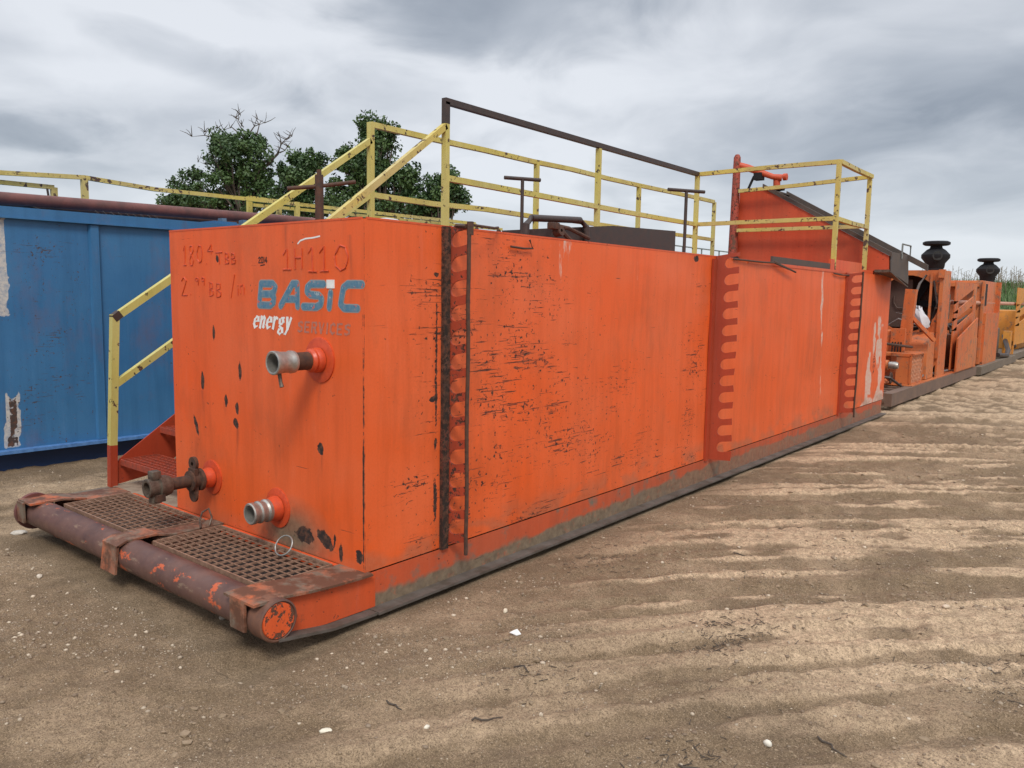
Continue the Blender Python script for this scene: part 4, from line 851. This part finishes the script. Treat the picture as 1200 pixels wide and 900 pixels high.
# ================================================================== GROUND
def axis(lo, c0, c1, hi, d, g):
    mid = list(np.arange(c0, c1, d)); a = []; x = c0; s = d
    while x > lo: s *= g; x -= s; a.append(x)
    b_ = []; x = mid[-1]; s = d
    while x < hi: s *= g; x += s; b_.append(x)
    return np.array(a[::-1] + mid + b_)
X = axis(-500, -2.9, 3.1, 500, .016, 1.028); Y = axis(-300, -1.7, 5.5, 900, .016, 1.022)
GX, GY = np.meshgrid(X, Y, indexing='ij')
def terrain(x, y):
    th = R(28) - .02 * np.clip(y, 0, 12)
    curve = .8 * np.sin(y * .22 + .6)
    u = np.hypot(x - 12.5, y + 8.2) + .16 * fbm(x * .7, y * .7, 2, 2) + .025 * fbm(x * 5, y * 5, 3, 5)
    v = np.arctan2(y + 8.2, x - 12.5) * 14.6
    band = .62 * fbm(u * 5.2, v * .17, 2, 11) + .38 * vnoise(u * 9.5, v * .22, 31); fineband = fbm(u * 13, v * .6, 2, 12)
    right = sstep(.3, 1.3, x + .12 * y)
    amp = .25 + .75 * right
    h = (band - .5) * .14 * amp + (fineband - .5) * .045 * (.15 + right) + (fbm(x * 6, y * 6, 4, 13) - .5) * .034 + (fbm(x * 26, y * 26, 4, 14) - .5) * .026 * (.4 + vnoise(x * 2, y * 2, 3))
    near = np.exp(-(np.maximum(0, np.hypot(np.maximum(0, np.maximum(-2.8 - x, x - .15)), np.maximum(0, np.maximum(-.7 - y, y - 10)))) / .25) ** 2)
    h = h * (1 - .75 * near) - .012 - .02 * np.exp(-((y + .55) / .5) ** 2) * (x < .5) - .028 * np.exp(-((x - .02) / .12) ** 2) * (y > -.8) * (y < 8) * (.5 + fbm(x * 0, y * 1.3, 2, 55))
    h = np.where(np.hypot(x, y) > 60, h * .2, h)
    dry = sstep(.515, .56, band * .72 + fbm(x * 2.6, y * 2.0, 4, 15) * .28 + .12 * (fineband - .5)) * sstep(.1, 1.2, x + .10 * y) * (.40 + .60 * sstep(.2, 1.5, y)) 
    dry = dry + .42 * sstep(.50, .68, fbm(x * 2.6, y * 2.2, 5, 16)) * (.5 + .5 * vnoise(x * 9, y * 9, 4)) + .5 * (x < -2.8) * sstep(.45, .6, fbm(x * 2, y * 2, 3, 18))
    grav = sstep(.45, .68, fbm(x * 2.3, y * 2.3, 3, 19))
    dark = .8 * sstep(.56, .72, fbm(x * 3.7 + 5, y * 3.0, 5, 20))
    return h, np.clip(dry, 0, 1), grav, dark
H, DRY, GRAV, DK = terrain(GX, GY)
P = np.stack([GX, GY, H], -1).reshape(-1, 3); nu, nv = GX.shape; I = np.arange(nu * nv).reshape(nu, nv)
F = np.stack([I[:-1, :-1], I[1:, :-1], I[1:, 1:], I[:-1, 1:]], -1).reshape(-1, 4)
me = bpy.data.meshes.new('ground'); me.vertices.add(len(P)); me.vertices.foreach_set('co', P.ravel()); me.loops.add(F.size); me.loops.foreach_set('vertex_index', F.ravel().astype(np.int32))
me.polygons.add(len(F)); me.polygons.foreach_set('loop_start', np.arange(0, F.size, 4, dtype=np.int32)); me.polygons.foreach_set('use_smooth', np.ones(len(F), bool)); me.update(calc_edges=True)
for k, val in (('dry', DRY), ('gravelly', GRAV), ('damp', DK)):
    at = me.attributes.new(k, 'FLOAT', 'POINT'); at.data.foreach_set('value', val.ravel().astype(np.float32))
t = NT('dirt', .95, 0, .2)
n1 = t.noise(7, 6, .7); n2 = t.noise(60, 4, .7); n3 = t.noise(1.2, 4)
c = t.mix(t.ramp(n1, .35, .7), (.205, .142, .084), (.325, .232, .146))
c = t.mix(t.math('MULTIPLY', t.attr('damp'), t.ramp(n1, .3, .6, .3, .8)), c, (.170, .120, .076))
dm = t.math('MULTIPLY', t.attr('dry'), t.ramp(t.noise(16, 5, .7), .3, .55, .35, 1.))
c = t.mix(dm, c, t.mix(t.ramp(t.noise(40, 5, .75), .35, .65), (.78, .57, .375), (.50, .36, .235)))
c = t.mix(t.ramp(n2, .45, .7, .0, .6), c, (.10, .070, .045))
n4 = t.noise(170, 3, .8); c = t.mix(t.ramp(n4, .53, .62, 0, .75), c, (.065, .045, .03)); c = t.mix(t.ramp(n4, .43, .35, 0, .55), c, (.60, .45, .31))
vo = t.n('ShaderNodeTexVoronoi'); vo.inputs['Scale'].default_value = 95; t.l(t.tc.outputs['Object'], vo.inputs['Vector'])
sp_ = t.math('MULTIPLY', t.ramp(vo.outputs['Distance'], .22, .12), t.ramp(t.math('ADD', t.noise(22, 3), t.math('MULTIPLY', t.attr('gravelly'), .2)), .62, .72))
sepc = t.n('ShaderNodeSeparateColor'); t.l(vo.outputs['Color'], sepc.inputs[0])
sp_ = t.math('MULTIPLY', sp_, t.ramp(sepc.outputs[0], .4, .5))
c = t.mix(t.math('MULTIPLY', sp_, .85), c, (.55, .44, .33)); t.col(c)
hh = t.math('ADD', t.math('MULTIPLY', n2, .6), t.math('MULTIPLY', t.noise(190, 3, .7), .4)); hh = t.math('ADD', hh, t.math('MULTIPLY', sp_, .5)); t.bump(hh, 1.0, .016)
go = bpy.data.objects.new('ground', me); C.objects.link(go); me.materials.append(t.m); go['kind'] = 'structure'
def hgt(x, y): return float(terrain(np.array([x]), np.array([y]))[0][0])

# gravel: uncountable small pebbles
ico = bmesh.new(); bmesh.ops.create_icosphere(ico, subdivisions=1, radius=1); iv = np.array([v.co[:] for v in ico.verts]); ifc = np.array([[v.index for v in f.verts] for f in ico.faces]); ico.free()
N = 32000
pxs = RNG.uniform(-80, 1290, N * 3); pys = 905 - RNG.uniform(0, 1, N * 3) ** .75 * 430
gx = []; gy = []
for a_, b_ in zip(pxs, pys):
    q = ground_point(a_, b_)
    gx.append(q.x); gy.append(q.y)
gx = np.array(gx); gy = np.array(gy)
ok = ((gx > .12) | (gy < -.7) | (gx < -2.9)) & (gy < 20) & (gx > -4.75)
hz, dr, gv, dk = terrain(gx, gy); ok &= RNG.uniform(0, 1, len(gx)) < (.12 + .88 * gv)
sel = np.where(ok)[0][:N]; gx = gx[sel]; gy = gy[sel]; hz = hz[sel]; n = len(sel)
dist = np.hypot(gx - CAM.x, gy - CAM.y)
sz = .0014 + .0017 * RNG.pareto(2.4, n).clip(0, 6)
sz = np.minimum(sz, .012) * (.8 + .06 * dist)
sc = sz[:, None] * RNG.uniform(.65, 1.3, (n, 3)); sc[:, 2] *= .65
an = RNG.uniform(0, 6.28, n); ca, sa_ = np.cos(an), np.sin(an)
V = iv[None] * sc[:, None, :] * RNG.uniform(.62, 1.25, (n, len(iv), 1)); V = np.stack([V[..., 0] * ca[:, None] - V[..., 1] * sa_[:, None], V[..., 0] * sa_[:, None] + V[..., 1] * ca[:, None], V[..., 2]], -1)
V += np.stack([gx, gy, hz + sc[:, 2] * .25], -1)[:, None, :]
Fg = (ifc[None] + (np.arange(n) * len(iv))[:, None, None]).reshape(-1, 3); V = V.reshape(-1, 3)
me = bpy.data.meshes.new('gravel'); me.vertices.add(len(V)); me.vertices.foreach_set('co', V.ravel()); me.loops.add(Fg.size); me.loops.foreach_set('vertex_index', Fg.ravel().astype(np.int32)); me.polygons.add(len(Fg)); me.polygons.foreach_set('loop_start', np.arange(0, Fg.size, 3, dtype=np.int32)); me.update(calc_edges=True)
at = me.attributes.new('tone', 'FLOAT', 'POINT'); at.data.foreach_set('value', np.repeat(RNG.uniform(0, 1, n) ** 2.6, len(iv)).astype(np.float32))
t = NT('pebbles', .85, 0, .3); t.col(t.mix(t.attr('tone'), (.20, .145, .10), (.60, .50, .38)))
o = bpy.data.objects.new('gravel', me); C.objects.link(o); me.materials.append(t.m); o['kind'] = 'stuff'; o['label'] = 'pale pebbles scattered over the brown dirt yard'; o['category'] = 'gravel'

n2_ = 9000; cx_ = RNG.uniform(.1, 5, n2_ * 2); cy_ = RNG.uniform(-1.6, 9, n2_ * 2)
hz2, d2, g2, k2 = terrain(cx_, cy_); okc = RNG.uniform(0, 1, len(cx_)) < (.10 + .9 * (1 - d2)) * (.15 + .85 * sstep(.45, .6, fbm(cx_ * 3, cy_ * 2, 3, 91)))
cx_ = cx_[okc][:n2_]; cy_ = cy_[okc][:n2_]; hz2 = hz2[okc][:n2_]; n = len(cx_); sz = (.004 + .005 * RNG.pareto(3, n).clip(0, 3))
V = iv[None] * sz[:, None, None] * RNG.uniform(.55, 1.3, (n, len(iv), 1)) * np.array([1.2, 1, .6]) + np.stack([cx_, cy_, hz2 + sz * .1], -1)[:, None, :]
Fg = (ifc[None] + (np.arange(n) * len(iv))[:, None, None]).reshape(-1, 3); V = V.reshape(-1, 3)
me = bpy.data.meshes.new('dirt_clods'); me.from_pydata(V.tolist(), [], Fg.tolist())
o = bpy.data.objects.new('dirt_clods', me); C.objects.link(o); me.materials.append(plain('clod_dirt', (.20, .145, .09), (.30, .22, .145), .95, 0, 30, .5)); tag(o, 'crumbly brown dirt clods between the tyre ruts', 'clods', None, 'stuff')

# stones and scraps one can pick out
def stone(px, py, size, label, tone=(.62, .56, .46), flat=.45, seed=0):
    q = ground_point(px, py); rnd = random.Random(seed); b = MB()
    bmesh.ops.create_icosphere(b.b, subdivisions=2, radius=1)
    for v in b.b.verts:
        k = 1 + rnd.uniform(-.12, .12); v.co = Vector((v.co.x * size * k, v.co.y * size * .7 * k, v.co.z * size * flat * k)); v.co.rotate(Matrix.Rotation(seed, 3, 'Z')); v.co += Vector((q.x, q.y, hgt(q.x, q.y) + size * flat * .4))
    for f in b.b.faces: f.smooth = True
    tag(b.build('stone', plain('stone_surface', tone, tuple(x_ * .75 for x_ in tone), .85, 0, 60, .4)), label, 'stone', 'larger stones lying on the dirt')
stone(381, 851, .024, 'largest flat white stone, lying near the bottom of the picture', (.78, .72, .58), .3, 1)
stone(262, 718, .032, 'pale grey stone of a touching pair below the rusty bumper pipe, left one', (.42, .36, .29), .5, 2)
stone(276, 719, .026, 'tan stone of a touching pair below the rusty bumper pipe, right one', (.45, .37, .29), .55, 3)
stone(22, 620, .05, 'flat whitish stone left of the bumper pipe end', (.55, .5, .43), .35, 4)
stone(592, 715, .017, 'small cream stone close to the white scrap near the skid', (.7, .6, .45), .7, 5)
stone(900, 866, .018, 'round white stone at the lower right on damp soil', (.75, .7, .6), .7, 6)
stone(1108, 718, .022, 'tan stone on the light tyre track at right', (.6, .48, .36), .5, 7)
stone(500, 855, .014, 'small round white stone at the bottom centre', (.74, .68, .56), .7, 8)
stone(46, 672, .022, 'small pale stone left of the pair below the bumper pipe', (.6, .52, .42), .6, 9)
q = ground_point(604, 743); b = MB(); zq = hgt(q.x, q.y) + .004
b.prism([(q.x - .026, q.y - .012, zq), (q.x + .02, q.y - .016, zq), (q.x + .03, q.y + .006, zq + .002), (q.x, q.y + .014, zq + .016), (q.x - .018, q.y + .006, zq + .006)], (0, 0, .003))
tag(b.build('plastic_scrap', M['white']), 'small folded white plastic scrap on the dirt beside the skid', 'scrap')
def twig(px, py, ln, yaw, label, seed):
    q = ground_point(px, py); rnd = random.Random(seed); b = MB(); pts = []
    for k in range(6):
        s_ = (k / 5 - .5) * ln; xx = q.x + math.cos(yaw) * s_ + rnd.uniform(-.008, .008); yy = q.y + math.sin(yaw) * s_ + rnd.uniform(-.008, .008)
        pts.append((xx, yy, hgt(xx, yy) + .006 + rnd.uniform(0, .006)))
    b.tube(pts, [.004, .0045, .004, .004, .003, .002], 6); tag(b.build('twig', M['bark']), label, 'twig', 'twigs on the dirt')
twig(462, 825, .07, .3, 'short dark twig left of the bottom centre', 1); twig(568, 847, .12, .9, 'curved dark twig low in the picture centre', 2)
twig(612, 788, .10, -.2, 'forked thin twig below the white plastic scrap', 3); twig(975, 870, .14, -.6, 'long straight twig on the damp soil at lower right', 4)
twig(870, 650, .12, .2, 'dark twig among clods right of the skid', 5); twig(820, 895, .16, .4, 'long twig at the bottom edge right of centre', 6)
# dry plant litter: uncountable bits
b = MB()
for (cx, cy, n_, sp0) in ((850, 745, 160, .16), (800, 890, 60, .12), (1190, 795, 60, .15), (700, 655, 70, .2), (640, 795, 30, .15), (1000, 760, 40, .4), (950, 620, 90, .6), (900, 560, 90, .8), (1100, 520, 90, 1.2)):
    q = ground_point(cx, cy)
    for i in range(n_):
        x_ = q.x + random.gauss(0, sp0 * .6); y_ = q.y + random.gauss(0, sp0)
        if x_ < .15: continue
        a_ = random.uniform(0, 6.28); l_ = random.uniform(.01, .04); z_ = hgt(x_, y_) + .004
        b.bar((x_, y_, z_), (x_ + math.cos(a_) * l_, y_ + math.sin(a_) * l_, z_ + random.uniform(0, .01)), random.uniform(.0015, .003))
tag(b.build('plant_litter', M['bark']), 'dry dark plant bits strewn over the dirt', 'litter', None, 'stuff')

# grass bank far away
def bankh(x, y):
    d = (y - (46 + .05 * x)); return 2.75 * sstep(-6, 3, d) + .35 * (fbm(x * .25, y * .25, 3, 40) - .5)
bx = np.arange(-60, 45, .8); by = np.concatenate([np.arange(38, 56, .8), [62, 75, 95, 130]])
BX, BY = np.meshgrid(bx, by, indexing='ij'); BZ = bankh(BX, BY) - .2
P = np.stack([BX, BY, BZ], -1).reshape(-1, 3); nu, nv = BX.shape; I = np.arange(nu * nv).reshape(nu, nv); F = np.stack([I[:-1, :-1], I[1:, :-1], I[1:, 1:], I[:-1, 1:]], -1).reshape(-1, 4)
me = bpy.data.meshes.new('grass_bank'); me.from_pydata(P.tolist(), [], F.tolist()); me.polygons.foreach_set('use_smooth', np.ones(len(F), bool))
o = bpy.data.objects.new('grass_bank', me); C.objects.link(o); me.materials.append(M['bank']); o['kind'] = 'structure'
V = []; Fc = []; tone = []
for i in range(30000):
    x_ = random.uniform(-14, 16); y_ = random.uniform(40, 50.5); z_ = float(0)
    V.append((x_, y_))
xy = np.array(V); zz = bankh(xy[:, 0], xy[:, 1]) - .2; V = []
for (x_, y_), z_ in zip(xy, zz):
    h_ = random.uniform(.15, .42) * (1.2 if y_ > 47 else 1); w_ = random.uniform(.012, .03); a_ = random.uniform(0, 3.14); lx, ly = random.uniform(-.15, .15), random.uniform(-.15, .15)
    i0 = len(V); dx, dy = math.cos(a_) * w_, math.sin(a_) * w_
    V += [(x_ - dx, y_ - dy, z_), (x_ + dx, y_ + dy, z_), (x_ + lx, y_ + ly, z_ + h_)]; Fc.append((i0, i0 + 1, i0 + 2)); tone += [random.random()] * 3
me = bpy.data.meshes.new('grass'); me.from_pydata(V, [], Fc); at = me.attributes.new('tone', 'FLOAT', 'POINT'); at.data.foreach_set('value', np.array(tone, np.float32))
o = bpy.data.objects.new('grass', me); C.objects.link(o); me.materials.append(M['grassblade']); tag(o, 'rough green grass growing on the far bank', 'grass', None, 'stuff')
b = MB()
for i in range(260):
    x_ = random.uniform(-8, 6); y_ = random.uniform(46, 49.5); z_ = float(bankh(np.array([x_]), np.array([y_]))[0]) - .2; h_ = random.uniform(.5, 1.15)
    b.bar((x_, y_, z_), (x_ + random.uniform(-.2, .2), y_, z_ + h_), .018)
    for k in range(3): b.bar((x_, y_, z_ + h_ * (.5 + .13 * k)), (x_ + random.uniform(-.25, .25), y_, z_ + h_ * (.62 + .14 * k)), .012)
tag(b.build('weed_stalks', M['stalk']), 'thin dry weed stalks standing along the bank top', 'weeds', None, 'stuff')

# ================================================================== SKY AND LIGHT
wd = bpy.data.worlds.new('World'); bpy.context.scene.world = wd; wd.use_nodes = True; nt = wd.node_tree; nt.nodes.clear()
def N_(t_, **k):
    n_ = nt.nodes.new(t_)
    for a_, v_ in k.items(): setattr(n_, a_, v_)
    return n_
LK = nt.links.new
SUN_EL, SUN_AZ = R(48), R(135)       # azimuth measured from +Y towards +X: the sun stands behind the camera
sky = N_('ShaderNodeTexSky', sky_type='NISHITA', sun_disc=False, sun_elevation=SUN_EL, sun_rotation=SUN_AZ)
bg1 = N_('ShaderNodeBackground'); LK(sky.outputs[0], bg1.inputs[0]); bg1.inputs[1].default_value = .08
tc = N_('ShaderNodeTexCoord'); sep = N_('ShaderNodeSeparateXYZ'); LK(tc.outputs['Generated'], sep.inputs[0])
def WM(op, a, b_=0., clamp=False):
    n_ = N_('ShaderNodeMath', operation=op); n_.use_clamp = clamp
    for i, v_ in enumerate((a, b_)):
        if isinstance(v_, bpy.types.NodeSocket): LK(v_, n_.inputs[i])
        else: n_.inputs[i].default_value = v_
    return n_.outputs[0]
def WR(v_, a, b_, lo=0., hi=1.):
    n_ = N_('ShaderNodeMapRange'); LK(v_, n_.inputs[0]); n_.inputs[1].default_value = a; n_.inputs[2].default_value = b_; n_.inputs[3].default_value = lo; n_.inputs[4].default_value = hi; n_.interpolation_type = 'SMOOTHSTEP'; return n_.outputs[0]
den = WM('ADD', WM('MAXIMUM', sep.outputs[2], 0.), .24)
cmb = N_('ShaderNodeCombineXYZ'); LK(WM('DIVIDE', sep.outputs[0], den), cmb.inputs[0]); LK(WM('DIVIDE', sep.outputs[1], den), cmb.inputs[1])
def WN(scale, detail, rough, loc, dist=0.):
    mp = N_('ShaderNodeMapping'); mp.inputs['Location'].default_value = loc; LK(cmb.outputs[0], mp.inputs[0])
    nz = N_('ShaderNodeTexNoise'); nz.inputs['Scale'].default_value = scale; nz.inputs['Detail'].default_value = detail; nz.inputs['Roughness'].default_value = rough; nz.inputs['Distortion'].default_value = dist
    LK(mp.outputs[0], nz.inputs[0]); return nz.outputs[0]
nA = WN(.9, 7, .48, (3.1, 1.7, 0), .4); nB = WN(2.8, 7, .52, (8, 2, 0), .6)
v = WM('ADD', WM('ADD', WM('MULTIPLY', nA, .74), WM('MULTIPLY', nB, .36)), -.05)
# the distinct darker cloud banks, each a soft patch in its own part of the sky
def bank(px, py, rx, ry, amt, rot=0):
    global v
    d = far_point(px, py, 1) - CAM; d.normalize()
    r_ = (far_point(px + math.cos(rot) * 10, py + math.sin(rot) * 10, 1) - CAM).normalized() - d; r_ = (r_ - d * r_.dot(d)).normalized(); u_ = d.cross(r_)
    def dot(vec):
        n_ = N_('ShaderNodeVectorMath', operation='DOT_PRODUCT'); LK(tc.outputs['Generated'], n_.inputs[0]); n_.inputs[1].default_value = vec; return n_.outputs['Value']
    a = WM('DIVIDE', dot(r_), rx / FPX); b_ = WM('DIVIDE', dot(u_), ry / FPX)
    r2 = WM('ADD', WM('MULTIPLY', a, a), WM('MULTIPLY', b_, b_))
    rr_ = WM('ADD', r2, WM('MULTIPLY', WM('SUBTRACT', nB, .5), 2.6))
    fr_ = WM('GREATER_THAN', dot(d), 0.)
    v = WM('SUBTRACT', v, WM('MULTIPLY', WM('MULTIPLY', WR(rr_, 1.5, 0., 0, 1), fr_), amt))
bank(600, 15, 170, 55, .20); bank(860, -10, 160, 28, .10); bank(215, 62, 130, 24, .14, R(20)); bank(45, 150, 75, 22, .20, R(6)); bank(470, 130, 110, 50, .06); bank(1150, 100, 150, 40, .07, R(10)); bank(900, 190, 300, 60, .05); bank(60, 205, 110, 14, .06)
bank(80, 95, 150, 22, -.06); bank(330, 25, 120, 30, -.05); bank(1120, 30, 120, 40, -.06); bank(1150, 290, 90, 14, -.06)
cr = N_('ShaderNodeValToRGB'); LK(v, cr.inputs[0]); e = cr.color_ramp.elements
e[0].position = .20; e[0].color = (.27, .305, .36, 1); e[1].position = .60; e[1].color = (.74, .765, .81, 1)
for p_, c_ in ((.34, (.42, .455, .51, 1)), (.46, (.56, .59, .64, 1))):
    k = e.new(p_); k.color = c_
hz_ = WR(sep.outputs[2], .20, -.02, 0, 1)
mx = N_('ShaderNodeMix', data_type='RGBA'); LK(WM('MULTIPLY', hz_, .55), mx.inputs[0]); LK(cr.outputs[0], mx.inputs[6]); mx.inputs[7].default_value = (.66, .72, .78, 1)
bg2 = N_('ShaderNodeBackground'); LK(mx.outputs[2], bg2.inputs[0])
LK(WR(sep.outputs[2], .35, .95, .82, 1.7), bg2.inputs[1])       # an overcast sky is brighter overhead
ms = N_('ShaderNodeMixShader'); ms.inputs[0].default_value = .9; LK(bg1.outputs[0], ms.inputs[1]); LK(bg2.outputs[0], ms.inputs[2])
ow = N_('ShaderNodeOutputWorld'); LK(ms.outputs[0], ow.inputs[0])
sd_ = bpy.data.lights.new('sun', 'SUN'); sd_.energy = 1.5; sd_.angle = R(16); sd_.color = (1, .95, .87)
so = bpy.data.objects.new('sun', sd_); C.objects.link(so)
dv = Vector((math.sin(SUN_AZ) * math.cos(SUN_EL), math.cos(SUN_AZ) * math.cos(SUN_EL), math.sin(SUN_EL)))
so.rotation_euler = dv.to_track_quat('Z', 'Y').to_euler(); so.location = (0, 0, 30)
sc_ = bpy.context.scene; sc_.view_settings.view_transform = 'Standard'; sc_.view_settings.look = 'None'; sc_.view_settings.exposure = .45; sc_.view_settings.gamma = 1
sc_.render.resolution_x = 1024; sc_.render.resolution_y = 768
